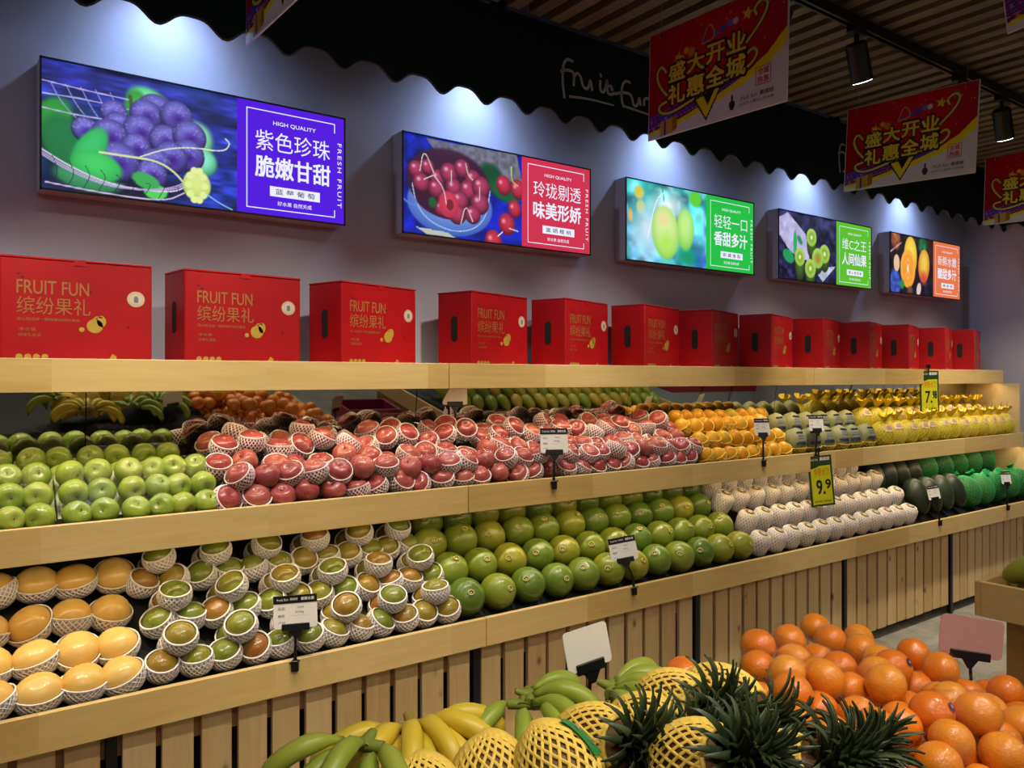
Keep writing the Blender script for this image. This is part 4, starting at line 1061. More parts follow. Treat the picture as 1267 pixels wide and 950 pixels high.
# film bags over clusters of the red apples
bagoff = [(-.043, 0, 0), (.043, 0, 0), (-.003, .012, .062), (.083, .012, .062)]
HB = [hull('film', [Vector(o) for o in bagoff], .049, s, amp=.006) for s in (21, 22)]
bagoff2 = [(-.043, 0, 0), (.043, 0, 0), (0, .07, .05), (.086, .07, .05)]
HB2 = [hull('film', [Vector(o) for o in bagoff2], .049, s, amp=.006) for s in (23, 24)]
for i in range(12):
    b = empty('clear_bag', (.808 + .1724 * i, 2.548, 1.118)); tag(b, 'clear plastic bag over four front red apples, %s' % side(i, 12), 'plastic bag', 'clear bags over the red apples'); inst('film', HB[i % 2], b)
for i in range(12):
    b = empty('clear_bag', (.85 + .1724 * i, 2.700, 1.225)); tag(b, 'clear plastic bag over red apples near the mirror, %s' % side(i, 12), 'plastic bag', 'clear bags over the red apples'); inst('film', HB2[i % 2], b)
# yellow mangoes in yellow foam nets
MG = [fruit('yellow_mango', .042, 'mango', S_MANGO, s, ('foam_net', [YFOAM, YFOAMSHADE], dict(th0=1.25, th1=2.95, N=14, wd=.005, segs=6, inner=1, gap=.003, tilt=t))) for s, t in ((71, .35), (72, .2))]
for ri, (Y, z, x0, n, nm) in enumerate([(2.545, 1.112, 3.03, 8, 'lowest'), (2.60, 1.185, 3.05, 8, 'second'), (2.685, 1.25, 3.02, 8, 'third'), (2.775, 1.285, 3.06, 9, 'rear')]):
    for i in range(n):
        R.choice(MG).place((x0 + .088*i + j(.006), Y, z + j(.004)), rotto((-.55 + j(.2), -.30 + j(.15), .75), R.uniform(0, 6)), 1.0, 'yellow mango in a yellow foam net, %s row, %s' % (nm, side(i, n)), 'mango', 'yellow mangoes in foam nets')
# grey-green melons in yellow nets with a dark label band
def band_extra(mat, w0, w1, ph0, ph1, nm='label_band'):
    def f(pt):
        mb = MB(); n = 8; vs = []
        for i in range(n + 1):
            ph = ph0 + (ph1 - ph0) * i / n
            vs += [pt(w0, ph, 1, .0035), pt(w1, ph, 1, .0035)]
        mb.add(vs, [(2*i, 2*i+1, 2*i+3, 2*i+2) for i in range(n)], 0, None, True)
        pr = MB()
        for a, b in ((.25, .35), (.45, .52), (.62, .75)):
            wa, wb = w0 + (w1-w0)*a, w0 + (w1-w0)*b; q0, q1 = ph0 + (ph1-ph0)*.2, ph0 + (ph1-ph0)*.8
            pr.add([pt(wa, q0, 1, .0045), pt(wb, q0, 1, .0045), pt(wb, q1, 1, .0045), pt(wa, q1, 1, .0045)], [(0,1,2,3)])
        return [(mb.build(nm, mat, link=False), [pr.build('label_print', GREYM, link=False)])]
    return f
HM = [fruit('grey_melon', .066, 'mango', S_HAMI, s, ('foam_net', [YNET, YNET], dict(th0=1.85, th1=3.0, N=16, wd=.004, segs=7, gap=.002, thick=.002)), extra=band_extra(LABELM, .70, 1.60, -.42, .55)) for s in (81, 82)]
for ri, (Y, z, x0, n) in enumerate([(2.560, 1.150, 3.77, 6), (2.70, 1.225, 3.80, 6)]):
    for i in range(n):
        HM[i % 2].place((x0 + .137*i, Y, z), tsp(rad(4), j(.12), rad(-120) + j(.2)), (1, 1, .92), 'grey green melon with a dark label in yellow net, %s row, %s' % (['front', 'rear'][ri], side(i, n)), 'melon', 'labelled grey green melons')
# pomelos in yellow mesh bags with pink tags and tufted tops
def yp_extra(pt):
    e = band_extra(PINKL, .55, 1.05, -.42, .50, 'pink_tag')(pt)
    e.append((tuft(YNET, pt(0, 0).z, 5, 13, .065, .042), []))
    m = MB().tube([(0, 0, pt(0,0).z), (.006, .004, pt(0,0).z + .05), (-.004, .012, pt(0,0).z + .10)], [.002, .002, .001], n=5); e.append((m.build('twist_tie', STEM, link=False), []))
    return e
YP = [fruit('yellow_pomelo', .072, 'mango', S_YPOM, s, ('mesh_bag', [YNET], dict(th0=.3, th1=3.0, N=20, wd=.0022, segs=12, gap=.0018, tw=1.4, thick=.0015, jitter=.04)), extra=yp_extra) for s in (91, 92)]
for ri, (Y, z, x0, n) in enumerate([(2.565, 1.150, 4.665, 13), (2.735, 1.225, 4.72, 12)]):
    for i in range(n):
        R.choice(YP).place((x0 + .139*i, Y, z), tsp(rad(10) + j(.1), j(.2), rad(-115) + j(.3)), (1, 1, .93), 'pomelo in a yellow mesh bag with pink tag, %s row, %s' % (['front', 'rear'][ri], side(i, n)), 'pomelo', 'pomelos in yellow mesh bags')

# ================================================================== PRICE TAGS ON THE SHELVES
DKGREEN = plain('dark_green_print', '#22401e', .4); YSIGN = plain('yellow_sign_print', '#c9c81a', .4); ORP = plain('orange_script_print', '#c86a1a', .4)
CARDPINK = plain('pink_frosted_card', '#c79a97', .5)
GREYP = plain('grey_print', '#85858c', .5)
def price_tag(foot, top, wd, ht, label, yaw=0, tilt=.2, header=True, blank=False, card_mat=None, group='white price cards on clips', lean=0):
    """clip at foot, stem up to the holder, card above it"""
    foot = Vector(foot); r = empty('price_tag', foot, yaw); tag(r, label, 'price tag', group)
    t = Vector(top) - foot; t = Matrix.Rotation(-yaw, 3, 'Z') @ t
    mb = MB(); mb.box(-.011, .011, -.012, .006, -.022, .012, bev=.002); mb.cyl((-.016, -.008, .004), (.016, -.008, .012), .003, n=6); mb.build('clip', BLACK, r)
    mb = MB(); mb.tube([(0, 0, .0), (t.x * .1, t.y * .1, t.z * .4), (t.x, t.y, t.z)], [.006, .0045, .004], n=8); mb.build('stem', BLACK, r)
    e = (-tilt, lean, 0)
    h = MB(); h.box(-wd*.32, wd*.32, -.005, .005, -.008, .014, bev=.002); h.add([(-.02, -.003, -.008), (.02, -.003, -.008), (.005, -.003, -.03), (-.005, -.003, -.03)], [(0, 1, 2, 3)])
    h.build('holder', BLACK, r, t, e)
    c = MB()
    n = 5; pts = []; rr = wd * .08
    for cx, cz, a0 in ((wd/2-rr, ht-rr, 0), (-wd/2+rr, ht-rr, PI/2), (-wd/2+rr, rr, PI), (wd/2-rr, rr, 1.5*PI)):
        for i in range(n + 1): a = a0 + PI/2*i/n; pts.append((cx+rr*math.cos(a), cz+rr*math.sin(a)))
    m = len(pts); c.add([(x, -.001, z) for x, z in pts] + [(x, .001, z) for x, z in pts], [tuple(range(m))[::-1], tuple(range(m, 2*m))] + [(i, (i+1) % m, m+(i+1) % m, m+i) for i in range(m)])
    co = c.build('card', card_mat or WHITE, r, t, e)
    if header:
        m = MB(); m.box(-wd/2, wd/2, -.0022, -.001, ht*.76, ht); m.build('card_header', BLACK, co)
        m = MB(); put_text(m, 'fruit fun', -wd*.42, -wd*.16, ht*.84, ht*.92, -.0024); put_text(m, '果缤纷', -wd*.12, wd*.06, ht*.84, ht*.92, -.0024); put_text(m, '新鲜水果', wd*.14, wd*.44, ht*.83, ht*.93, -.0024, bold=.02); m.build('header_lettering', WHITE, co)
        m = MB(); y = -.0015
        put_text(m, '品名', -wd*.4, -wd*.24, ht*.56, ht*.66, y); put_text(m, '规格', wd*.04, wd*.2, ht*.60, ht*.66, y)
        put_text(m, '单价', -wd*.4, -wd*.24, ht*.34, ht*.43, y, bold=.03); put_text(m, '500g', 0, wd*.2, ht*.44, ht*.52, y); put_text(m, '产地', -wd*.4, -wd*.24, ht*.14, ht*.22, y)
        rect(m, -wd*.1, wd*.3, ht*.38, ht*.385, y)
        m.build('card_lettering', GREYP, co)
    return r
ZB, ZM = .634, 1.095
def tag_on(u, Y, z, ucard, vcard, dY, wd, ht, label, **kw):
    X = xat(u, Y); d0 = X * CC + Y * CS; c = at(ucard, vcard, d0 * (1 + dY))
    yaw = kw.pop('yaw', -.35)
    price_tag((X, Y - .002, z), c - Vector((0, 0, ht / 2)), wd, ht, label, yaw=yaw, **kw)
tag_on(365, YB, ZB - .01, 366, 757, .0, .132, .098, 'white price card with black header, in front of the mottled oranges, nearest of all', lean=-.06, yaw=-.55)
tag_on(784, YB, ZB - .01, 774, 679, .0, .115, .098, 'white price card with black header, tilted in front of the green pomelos', lean=-.16, yaw=-.5)
tag_on(1162, YB, ZB - .01, 1157, 609, .0, .088, .085, 'white price card in front of the dark oval melons', lean=-.1)
tag_on(1246, YB, ZB - .01, 1246, 591, .0, .08, .085, 'white price card in front of the green netted melons')
tag_on(685, YM, ZM - .02, 686, 545, .0, .112, .10, 'white price card with black header in front of the red apples', yaw=-.5)
tag_on(944, YM, ZM - .02, 944, 528, .0, .086, .085, 'white price card in front of the yellow mangoes')
tag_on(1009, YM, ZM - .02, 1011, 523, .0, .09, .085, 'white price card directly above the yellow 9.9 sign')
price_tag((xat(563, 2.86), 2.855, 1.23), (xat(563, 2.85), 2.85, 1.385), .105, .075, 'blank white card at the mirror behind the red apples', yaw=-.4, tilt=.1, header=False)
def yellow_sign(X, Y, ztop, wd, ht, num, sup, label, lean=0, yaw=-.5):
    r = empty('yellow_price_sign', (X, Y, ztop), yaw); r.rotation_euler = (0, lean, yaw); tag(r, label, 'price sign', 'tall yellow price signs')
    MB().box(-wd/2, wd/2, -.003, .003, -ht, 0, bev=.001).build('board', DKGREEN, r)
    m = MB(); rect(m, -wd*.42, wd*.42, -ht*.96, -ht*.20, -.0036); m.build('yellow_face', YSIGN, r)
    m = MB(); m.add([(-wd*.5, -.0038, -ht*.26), (-wd*.2, -.0038, -ht*.23), (wd*.1, -.0038, -ht*.17), (wd*.5, -.0038, -ht*.2), (wd*.5, -.0038, 0), (-wd*.5, -.0038, 0)], [(0,1,2,3,4,5)]); m.build('header_band', DKGREEN, r)
    m = MB(); put_text(m, 'fruit fun', -wd*.42, -wd*.08, -ht*.09, -ht*.04, -.0042); put_text(m, '果缤纷', 0, wd*.42, -ht*.10, -ht*.03, -.0042, bold=.03); m.build('header_lettering', WHITE, r)
    m = MB(); put_text(m, '特价', -wd*.3, wd*.34, -ht*.40, -ht*.24, -.0042, skew=.006); m.build('script_lettering', ORP, r)
    m = MB(); put_text(m, num, -wd*.22 if len(num) < 3 else -wd*.3, wd*.12, -ht*.76, -ht*.48, -.0042, bold=.03); put_text(m, sup, wd*.16, wd*.38, -ht*.66, -ht*.48, -.0042, bold=.04); m.build('price_lettering', INK, r)
    m = MB(); put_text(m, '每日新鲜 品质保证', -wd*.36, wd*.36, -ht*.92, -ht*.88, -.0042); m.build('small_lettering', DKGREEN, r)
    m = MB(); m.cyl((0, 0, -.004), (0, 0, .035), .005, n=8); m.box(-.012, .012, -.006, .01, .02, .045, bev=.002); m.build('clip', BLACK, r)
    return r
yellow_sign(xat(1013, YM-.02), YM - .02, 1.5 - (563-467)/FPX*(xat(1013, YM)*CC + YM*CS), .135, .27, '9.', '9', 'tall yellow sign reading 9.9 hanging from the middle shelf', lean=-.10)
yellow_sign(xat(1149, YT-.015), YT - .015, 1.5 + (467-459)/FPX*(xat(1149, YT)*CC + YT*CS), .135, .275, '7.', '98', 'tall yellow sign reading 7.98 hanging from the top shelf', lean=-.03)

# ================================================================== FOREGROUND ISLAND
def island(x0, x1, y0, y1, zl, label, group='fruit islands in the aisle', base=True, lipm=None, risers=()):
    cx, cy = (x0+x1)/2, (y0+y1)/2
    r = empty('fruit_island', (cx, cy, 0)); tag(r, label, 'fruit stand', group); hx, hy = (x1-x0)/2, (y1-y0)/2
    T = .02; zb = zl - .115
    for (a, b, c, d) in ((-hx, hx, -hy, -hy+T), (-hx, hx, hy-T, hy), (-hx, -hx+T, -hy+T, hy-T), (hx-T, hx, -hy+T, hy-T)):
        MB().box(a, b, c, d, zb, zl, bev=.002).build('lip_board', PINE, r)
    MB().box(-hx+T, hx-T, -hy+T, hy-T, zb, zb+.015).build('tray', LINER, r)
    g = .07
    for (a, b, c, d) in ((-hx+g, hx-g, -hy+g, -hy+g+.018), (-hx+g, hx-g, hy-g-.018, hy-g), (-hx+g, -hx+g+.018, -hy+g+.018, hy-g-.018), (hx-g-.018, hx-g, -hy+g+.018, hy-g-.018)):
        MB().box(a, b, c, d, .05, zb).build('base_panel', PINE_DIM, r)
    MB().box(-hx+g+.03, hx-g-.03, -hy+g+.03, hy-g-.03, 0, .05).build('plinth', BLACK, r)
    for (a, b, c, d, z) in risers:
        MB().box(a-cx, b-cx, c-cy, d-cy, zb+.015, z).build('riser', LINER, r)
    return r
island(-.55, 2.17, .16, 1.21, .665, 'pine fruit island in the foreground holding pineapples, bananas and oranges', risers=((-.5, 1.32, .22, 1.17, .77), (1.32, 1.66, .22, 1.15, .72), (1.66, 1.9, .22, 1.12, .62)))
island(2.82, 5.2, .02, 1.23, .822, 'pine fruit island at the right edge, holding green and yellow papayas', risers=((2.9, 5.1, .1, 1.1, .80),))

# ---- bananas
def banana_mat():
    t = NT('banana_skin'); b = t.bsdf(Roughness=.38)
    a = t.N('ShaderNodeVertexColor'); a.layer_name = 'Col'; rn = t.rnd()
    sp = t.N('ShaderNodeSeparateColor'); t.L(a.outputs[0], sp.inputs[0])
    n = t.noise(t.obj(), 18, 3)
    ripe = t.mix(t.math('ADD', t.math('MULTIPLY', n, .3), t.math('MULTIPLY', rn, .25)), '#e6c63c', '#b8b83a')
    c = t.mix(sp.outputs[0], ripe, '#8a9e34'); c = t.mix(sp.outputs[1], c, '#2c2410')
    t.L(c, b.inputs['Base Color']); return t.m
BAN = banana_mat()
BANG = None
def banana_mesh(ln, curve, r, seed, mat):
    rs = random.Random(seed); n = 13; pts = []; rr = []; ang = -.25; p = Vector((0, 0, 0))
    for i in range(n):
        t = i / (n - 1); pts.append(p.copy())
        neck = min(1, .42 + 3.2 * max(0, t - .10)) if t < .3 else 1
        tip = 1 if t < .84 else max(.22, 1 - ((t - .84) / .16) ** 1.5 * .8)
        rr.append(r * neck * tip * (.95 + .07 * math.sin(t * PI)))
        a = .45 - curve * t; p += Vector((math.cos(a), 0, math.sin(a))) * ln / (n - 1)
    pts.append(pts[-1] + (pts[-1] - pts[-2]).normalized() * .008); rr.append(r * .2)
    mb = MB(); k = 10; up = Vector((0, 1, 0)); vs = []
    for i, q in enumerate(pts):
        t = (pts[min(i+1, len(pts)-1)] - pts[max(i-1, 0)]).normalized(); b = up.cross(t)
        for s in range(k):
            th = 2*PI*s/k; f = 1 + .07 * math.cos(5 * th); vs.append(q + up * rr[i] * f * math.cos(th) + b * rr[i] * f * math.sin(th))
    m = len(pts) - 1
    fs = [(i*k+s, (i+1)*k+s, (i+1)*k+(s+1) % k, i*k+(s+1) % k) for i in range(m) for s in range(k)] + [tuple(range(k)), tuple(m*k+s for s in range(k))[::-1]]
    mb.add(vs, fs, 0, None, True); me = mb.mesh('banana', mat)
    ca = me.color_attributes.new('Col', 'FLOAT_COLOR', 'POINT'); col = []
    for i in range(len(pts)):
        t = i / m; g = max(0, 1 - t / .18) * .55 + (max(0, t - .82) / .18) * .5; d = 1.0 if i >= m - 1 else (.5 if i == 0 else 0)
        for s in range(k): col += [g, d, 0, 1]
    ca.data.foreach_set('color', col); return me
def green_ban():
    t = NT('green_banana_skin'); b = t.bsdf(Roughness=.38); n = t.noise(t.obj(), 16, 3)
    a = t.N('ShaderNodeVertexColor'); a.layer_name = 'Col'; sp = t.N('ShaderNodeSeparateColor'); t.L(a.outputs[0], sp.inputs[0])
    c = t.mix(t.math('ADD', t.math('MULTIPLY', n, .5), t.math('MULTIPLY', t.rnd(), .4)), '#7f9e30', '#b2b848'); c = t.mix(sp.outputs[1], c, '#2c2410')
    t.L(c, b.inputs['Base Color']); return t.m
GBAN = green_ban()
BM = {('y', k): banana_mesh(.150 + .008*k, 1.9 + .15*k, .0158, k, BAN) for k in range(3)}
BM.update({('g', k): banana_mesh(.152 + .008*k, 1.7 + .2*k, .0160, k + 5, GBAN) for k in range(3)})
def hand(loc, yaw, n, label, kind='y', spread=1.35, pitch=.35, roll=0, two=True, sc=1.0):
    """a hand of bananas: fingers fan out from the crown and droop"""
    r = empty('banana_hand', loc); r.rotation_euler = (roll, pitch * 0, yaw); r.scale = (sc,)*3; tag(r, label, 'bananas', 'hands of bananas on the foreground island')
    m = MB(); m.tube([(-.026, 0, .012), (-.014, 0, .008), (.008, 0, .0)], [.007, .010, .014], n=8, flat=.8); m.tube([(-.002, -.030, .0), (.002, 0, .002), (-.002, .030, .0)], .010, n=7)
    m.build('crown', plain('ripe_crown', '#9c8a3c', .6) if kind == 'y' else plain('green_crown', '#7c8a34', .6) if 'green_crown' not in MATS else MATS['green_crown'], r)
    for i in range(n):
        t = (i / (n - 1) - .5) * 2; lay = i % 2 if two else 0
        yw = t * spread + R.uniform(-.04, .04)
        inst('banana', BM[(kind, R.randrange(3))], r, (.006 * math.cos(yw), .036 * t, .004 - .014 * lay), (t * .5, pitch * (-.3) + .16 * lay + abs(t) * .12, yw), R.uniform(.93, 1.04))
    return r
# (facing the camera is roughly -Y)
hand(at(512, 900, 1.36), rad(-95), 12, 'large hand of ripe yellow bananas, nearest the left wall slats', 'y', 1.5, .5, sc=1.12)
hand(at(452, 922, 1.22), rad(215), 5, 'green banana hand at the bottom edge, left of the ripe bananas', 'g', .7, .3, sc=1.0)
hand(at(655, 862, 1.47), rad(-35), 6, 'green yellow banana hand behind the middle netted pineapple', 'g', .8, .4, sc=1.0)
hand(at(648, 872, 1.45), rad(-130), 3, 'small banana hand drooping left behind the netted pineapples', 'g', .4, .2, sc=.95)
hand(at(757, 852, 1.50), rad(-48), 10, 'green banana hand below the blank white sign', 'g', 1.15, .5, sc=1.05)
for i, (X, Y) in enumerate(((.05, 1.05), (.12, .8))): hand((X, Y, .87), rad(-90), 9, ['banana hand left of the view, nearer the wall shelves', 'banana hand left of the view, nearer the viewer'][i], 'y', 1.3, .4)

# ---- pineapples
S_PINE = skin_mat('pineapple_skin', [(.2, '#3a2814'), (.5, '#6a4a20'), (.8, '#94742c')], .55, nscale=30, bumps=(60, 1.0))
def leaf_mat():
    t = NT('pineapple_leaf'); b = t.bsdf(Roughness=.42); n = t.noise(t.obj((1, 1, 1)), 20, 2)
    r = t.ramp(t.math('ADD', t.math('MULTIPLY', n, .5), t.math('MULTIPLY', t.rnd(), .4)), [(.2, '#26331c'), (.55, '#3c4c2e'), (.9, '#76825a')])
    t.L(r.outputs[0], b.inputs['Base Color']); return t.m
LEAF = leaf_mat()
def leaf_mesh(ln, wd, curl, seed):
    rs = random.Random(seed); n = 8; vs = []; a = 1.45; p = Vector((0, 0, 0))
    for i in range(n + 1):
        t = i / n; hw = wd / 2 * (1 - t ** 1.6) * (1 + .15 * math.sin(t * PI)) + .0006; c = .004 * (1 - t)
        nrm = Vector((-math.sin(a), 0, math.cos(a)))
        vs += [p + Vector((0, -hw, 0)) + nrm * c, p - nrm * .0015, p + Vector((0, hw, 0)) + nrm * c, p - nrm * .0035]
        p += Vector((math.cos(a), 0, math.sin(a))) * ln / n; a -= curl / n * (.3 + 1.4 * t)
    fs = []
    for i in range(n):
        b, c = 4*i, 4*i+4; fs += [(b, b+1, c+1, c), (b+1, b+2, c+2, c+1), (b+2, b+3, c+3, c+2), (b+3, b, c, c+3)]
    return MB().add(vs, fs, 0, None, True).mesh('leaf', LEAF)
LM = [leaf_mesh(*a) for a in ((.042, .011, .5, 1), (.062, .013, 1.0, 2), (.080, .014, 1.5, 3), (.090, .015, 2.0, 4), (.095, .014, 1.1, 5))]
vs, fs, ptp = ball(.061, 'mango', 26, 18, 3); pbody = MB().add(vs, fs, 0, None, True).mesh('fruit_body', S_PINE)
pnet = net(lambda th, ph, k=1, dn=0: ptp(PI - th, ph, k, dn), 2.40, .10, 24, .0058, gap=.0035, tw=1.25, segs=14, thick=.0040, rimr=.0045).mesh('foam_net', [YFOAM])
DKSOIL = plain('pineapple_core_leaves', '#1a2416', .7)
def pineapple(loc, axis, label, nl=70, spin=0, netted=True, tagged=False, sc=1.0, crown=True):
    """axis = direction of the leafy crown"""
    r = empty('pineapple', loc); r.rotation_euler = rotto(axis, spin); r.scale = (sc,)*3
    tag(r, label, 'pineapple', 'pineapples on the foreground island')
    inst('fruit_body', pbody, r)
    if netted: o = inst('foam_net', pnet, r); o['kind'] = 'stuff'
    if crown:
        m = MB(); m.cyl((0, 0, .066), (0, 0, .12), .022, .010, n=10); m.build('crown_core', DKSOIL, r)
        for i in range(nl):
            t = i / nl; ph = i * 2.39996; k = 3 - int(t * 3.2) if i % 4 else 4; k = max(0, min(4, k))
            inst('leaf', LM[k], r, (.016*math.cos(ph)*(1-t*.6), .016*math.sin(ph)*(1-t*.6), .072 + .05*t), (0, (1 - t) * 1.15 - .25 + R.uniform(-.1, .1), ph), R.uniform(.85, 1.1))
    if tagged:
        c = MB(); vs = []
        for a in range(5):
            for b_ in range(4): vs.append(ptp(1.55 + .8*a/4, -.6 + .75*b_/3, 1, .011))
        c.add(vs, [(i*4+j_, i*4+j_+1, (i+1)*4+j_+1, (i+1)*4+j_) for i in range(4) for j_ in range(3)], 0, None, True)
        lb = c.build('fruit_label', TAGL, r)
        c = MB(); c.add([ptp(1.7, -.45, 1, .0122), ptp(1.7, -.05, 1, .0122), ptp(2.1, -.05, 1, .0122), ptp(2.1, -.45, 1, .0122)], [(0,1,2,3)]); c.build('label_print', PINKL, lb)
    return r
TAGL = plain('bright_green_label', '#2f8f4a', .35)
d = 1.30
PN = [((528, 1006, 1.16), (-.1, -.7, -.75), 'netted pineapple at the bottom edge, in front of the ripe bananas', dict(crown=False)),
      ((612, 977, 1.20), (-.1, -.6, -.8), 'netted pineapple left of centre at the bottom edge, leaves out of view', dict(crown=False)),
      ((692, 964, 1.18), (.15, -.65, -.75), 'netted pineapple with a green label, at the bottom centre', dict(tagged=True, crown=False, spin=1.2)),
      ((735, 920, 1.30), (.1, -.75, .25), 'netted pineapple behind an upright leaf crown, below the green bananas', dict(nl=84)),
      ((800, 905, 1.36), (.0, -.85, .12), 'netted pineapple with dark leaves, left of the tallest netted one', dict(nl=110)),
      ((832, 873, 1.42), (.05, -.80, .2), 'netted pineapple directly beside the lone orange', dict(nl=96)),
      ((893, 868, 1.44), (.1, -.85, -.05), 'tallest netted pineapple with a green label, beside the oranges', dict(nl=84, tagged=True, spin=.6)),
      ((860, 945, 1.18), (.0, -.8, .4), 'pineapple with a dense dark crown at the bottom edge', dict(nl=110)),
      ((965, 965, 1.22), (.2, -.7, .45), 'pineapple with a yellow green label at the bottom, in front of the oranges', dict(nl=70, tagged=True, spin=2.0)),
      ((1010, 985, 1.24), (.3, -.5, .7), 'pineapple with upright leaves at the bottom edge, before the oranges', dict(nl=84))]
for (uvd, ax, lb, kw) in PN: pineapple(at(*uvd), Vector(ax), lb, **kw)

# ---- oranges wrapped in film, heaped at the right of the island
OR_ = [fruit('wrapped_orange', .0385, 'orange', S_ORANGE, s, nu=24, nv=16) for s in (101, 102, 103)]
STK = plain('purple_sticker', '#4a2a5a', .4)
def stick(pt):
    m = MB(); z = .6; n = 14; c = pt(z, .3, 1, .0012); nn = c.normalized(); a = nn.orthogonal().normalized(); b = nn.cross(a)
    m.add([c + (a*math.cos(2*PI*i/n)+b*math.sin(2*PI*i/n))*.0085 for i in range(n)], [tuple(range(n))]); s_ = m.build('sticker', STK, link=False)
    m = MB(); m.add([c + nn*.0006 + (a*math.cos(2*PI*i/8)+b*math.sin(2*PI*i/8))*.0035 for i in range(8)], [tuple(range(8))]); return [(s_, [m.build('sticker_print', PINKL, link=False)])]
ORS = fruit('wrapped_orange', .0385, 'orange', S_ORANGE, 104, extra=stick, nu=24, nv=16)
OC = [(168,195),(410,122),(430,172),(515,98),(530,140),(595,55),(642,92),(598,122),(735,78),(748,130),(663,160),(533,208),(603,182),(440,250),(493,238),(608,238),(535,300),(615,300),(718,228),(772,222),(800,165),(912,125),(853,203),(921,212),(982,218),(722,340),(792,310),(832,290),(905,285),(588,392),(684,378),(750,460),(845,455),(940,380),(1080,238),(1050,320),(1165,312),(1128,345),(1206,270),(1252,310),(1235,352),(1065,428),(1020,465),(1124,402),(1248,410),(1185,402),(1190,470),(945,480),(838,392),(778,422),(700,470),(1105,480),(1262,462),(640,440),(560,440),(980,330),(880,340),(1000,270)]
STICKERS = {22, 33, 32}
def TOP(x, y): return .875 - .15 * max(0, x - 1.6) - .12 * max(0, 1.0 - y)
pos = []
for i, (a, b) in enumerate(OC):
    u, v = 780 + a / 2.6016, 760 + b / 2.6016
    lo, hi = 1.1, 2.6        # meet the heap's surface: it falls away to the right and towards the aisle
    for _ in range(40):
        m_ = (lo + hi) / 2; p = at(u, v, m_)
        top = TOP(p.x, p.y)
        if p.z > top: lo = m_
        else: hi = m_
    p = at(u, v, lo)
    if i: p = p + Vector((0, 0, j(.020)))
    if i == 0: p = at(u, v, 1.62)
    pos.append(p)
# push overlapping fruit apart a little
for _ in range(30):
    for a in range(len(pos)):
        for b in range(a):
            dv = pos[a] - pos[b]; L = dv.length
            if 1e-4 < L < .078:
                q = dv * ((.078 - L) / L * .5); pos[a] += q * .8; pos[b] -= q * .8
for i, p in enumerate(pos):
    pr = ORS if i in STICKERS else R.choice(OR_)
    row_ = int(sum(1 for q in pos if q.x < p.x)); 
    u = 633.5 + FPX * (p.x*CS - p.y*CC) / (p.x*CC + p.y*CS)
    if i == 0: lb = 'lone orange between the green bananas and the tallest netted pineapple'
    elif i == 21: lb = 'topmost orange standing clear against the grey floor'
    elif i == 22: lb = 'orange with a purple sticker, near the top right of the heap'
    elif i == 33: lb = 'orange with a purple sticker, in the middle of the right slope'
    elif i == 32: lb = 'orange with a purple sticker at the bottom edge of the heap'
    elif i == 5: lb = 'highest orange at the back of the heap, against the slats'
    else: lb = 'film wrapped orange, %s of the heap from the left' % ORD[min(row_, 38)] if row_ < 39 else 'film wrapped orange toward the right end of the heap'
    pr.place(p, (R.uniform(-.9, .4), R.uniform(-.6, .6), R.uniform(0, 6)) if i not in STICKERS else rotto(Vector((-.45, -.75, .5)), 0), R.uniform(.98, 1.06), lb, 'orange', 'film wrapped oranges in the heap')
# oranges underneath that carry the heap
occ = list(pos)
n_ = 0
for zi in range(3):
    for xi in range(15):
        for yi in range(9):
            X = 1.36 + .079 * xi + (.04 if (yi + zi) % 2 else 0); Y = .42 + .076 * yi + j(.004)
            if X > 2.11 or Y > 1.16: continue
            top = TOP(X, Y)
            z = top - .060 - .06 * zi
            if z < .59: continue
            P_ = Vector((X, Y, z))
            if any((P_ - q).length < .070 for q in occ): continue
            occ.append(P_); n_ += 1
            R.choice(OR_).place(P_, (j(1), j(1), R.uniform(0, 6)), 1.0, 'orange lying under the top layer of the foreground orange heap', 'orange', 'oranges under the top of the heap')
# film around neighbouring pairs
prs = []
used_ = set()
for a in range(1, len(pos)):
    if a in used_: continue
    bs = sorted((b for b in range(1, len(pos)) if b != a and b not in used_), key=lambda b: (pos[a]-pos[b]).length)
    if bs and (pos[a]-pos[bs[0]]).length < .1: prs.append((a, bs[0])); used_ |= {a, bs[0]}
for k, (a, b) in enumerate(prs[:24]):
    mid = (pos[a] + pos[b]) / 2; me = hull('film', [pos[a]-mid, pos[b]-mid], .0440, k, amp=.005)
    e = empty('clear_bag', mid); tag(e, 'clear plastic film round two oranges, %s bag of the heap from the left' % ORD[sum(1 for (c, d_) in prs[:24] if pos[c].x < pos[a].x)], 'plastic bag', 'clear films round pairs of oranges'); inst('film', me, e)

# tangerines at the hidden left end of the island (seen in the mirror)
TG = [fruit('tangerine', .034, 'orange', S_TANG, s) for s in (111, 112)]
for lz in range(3):
    for xi in range(6 - lz):
        for yi in range(7 - lz):
            TG[(xi+yi) % 2].place((-.42 + .068*xi + .034*lz, .70 + .068*yi + .034*lz, .80 + .055*lz + j(.004)), (j(1), j(1), R.uniform(0, 6)), 1, 'tangerine in the heap reflected in the mirror behind the green apples', 'tangerine', 'tangerines seen in the mirror')
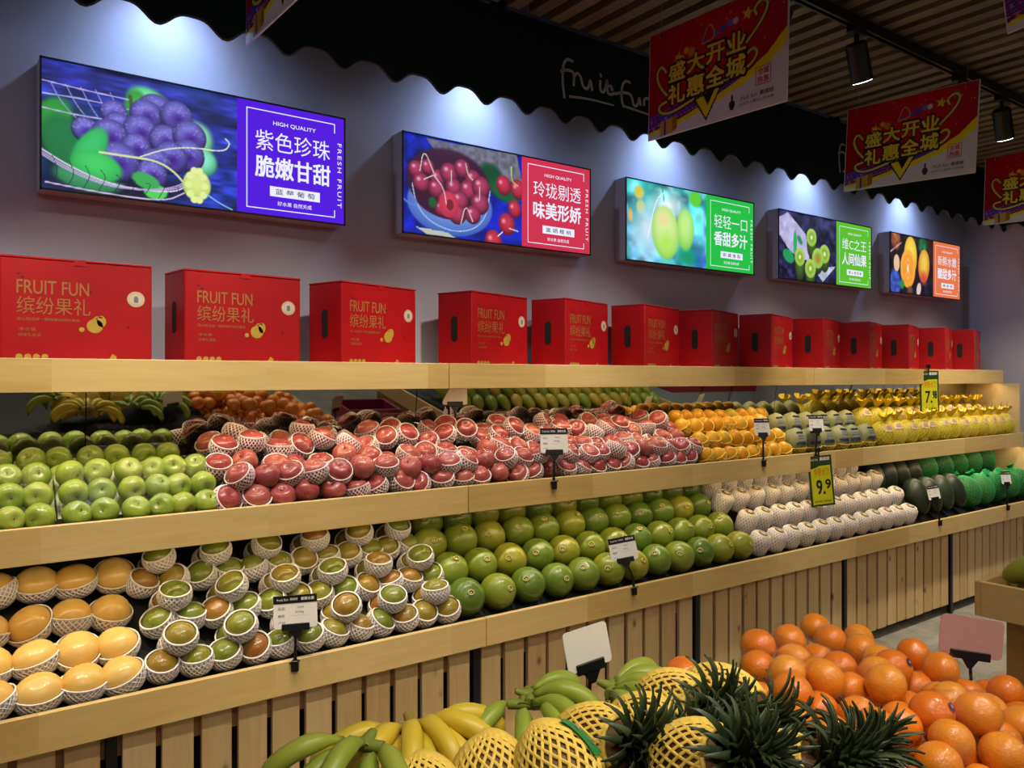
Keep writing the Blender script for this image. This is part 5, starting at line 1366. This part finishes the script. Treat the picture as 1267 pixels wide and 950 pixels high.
# papayas on the second island
PA = [fruit('papaya', .042, 'long', S_PAPAYA, s, nu=16, nv=12) for s in (121, 122)]
for ri in range(5):
    for i in range(19):
        X = 2.93 + .112*i; Y = 1.12 - .125*ri; 
        lb = 'papaya on the right island, %s row, %s' % (['nearest', 'second', 'third', 'fourth', 'fifth'][ri], side(i, 19))
        if ri == 0 and i == 0: lb = 'olive papaya nearest the corner of the right hand tray'
        PA[(i + ri) % 2].place((X + j(.006), Y, .862 + .045*min(ri, 3) + j(.004)), (rad(62) + j(.1), j(.2), j(.25)), 1.0, lb, 'papaya', 'papayas on the right island')
# cartons and a white column further along (they show in the mirror)
CART = plain('carton_red_print', '#a02838', .5); CARB = plain('carton_pale_blue', '#aebfd6', .5)
for i in range(3):
    r = empty('fruit_carton', (5.55 + .42*i, .78, 0)); tag(r, 'tall red and pale blue carton stack past the far island, %s' % side(i, 3), 'carton', 'cartons past the far island')
    for k in range(3):
        MB().box(-.19, .19, -.15, .15, .33*k + .001, .33*k+.33, bev=.004).build('carton', CARB, r); MB().box(-.192, .192, -.152, .152, .33*k+.2, .33*k+.31).build('printed_band', CART, r)
c = empty('column', (5.35, -.6, 0)); tag(c, 'square white column beyond the islands, behind the photographer', 'column')
MB().box(-.15, .15, -.15, .15, 0.12, ZC).build('shaft', WHITE, c); MB().box(-.17, .17, -.17, .17, 0, .12, bev=.004).build('base', GREYM, c)

# ---- blank cards standing on the island
price_tag((1.063, 1.20, .662), at(731, 826, 1.61), .105, .082, 'blank white sign card on a black clip above the green bananas', yaw=-.15, tilt=.12, header=False, lean=-.13)
price_tag((2.16, .95, .662), at(1200, 812, 2.04), .155, .098, 'blank pink sign card on a black clip above the right oranges', yaw=-.75, tilt=.1, header=False, card_mat=CARDPINK, lean=.12)

# magenta crates standing between the two islands (they show only in the mirror)
MAG = plain('magenta_plastic', '#8c1f4c', .4)
for k in range(2):
    r = empty('plastic_crate', (2.50, .70, .375 * k)); tag(r, 'magenta plastic crate between the two islands, %s of two' % ['lower', 'upper'][k], 'crate', 'magenta crates between the islands')
    for nm, q in (('side_wall', (-.2, -.185, -.14, .14, .0, .37)), ('side_wall', (.185, .2, -.14, .14, 0, .37)), ('end_wall', (-.185, .185, -.14, -.125, 0, .37)), ('end_wall', (-.185, .185, .125, .14, 0, .37)), ('bottom', (-.185, .185, -.125, .125, 0, .012))):
        MB().box(*q, bev=.003).build(nm, MAG, r)
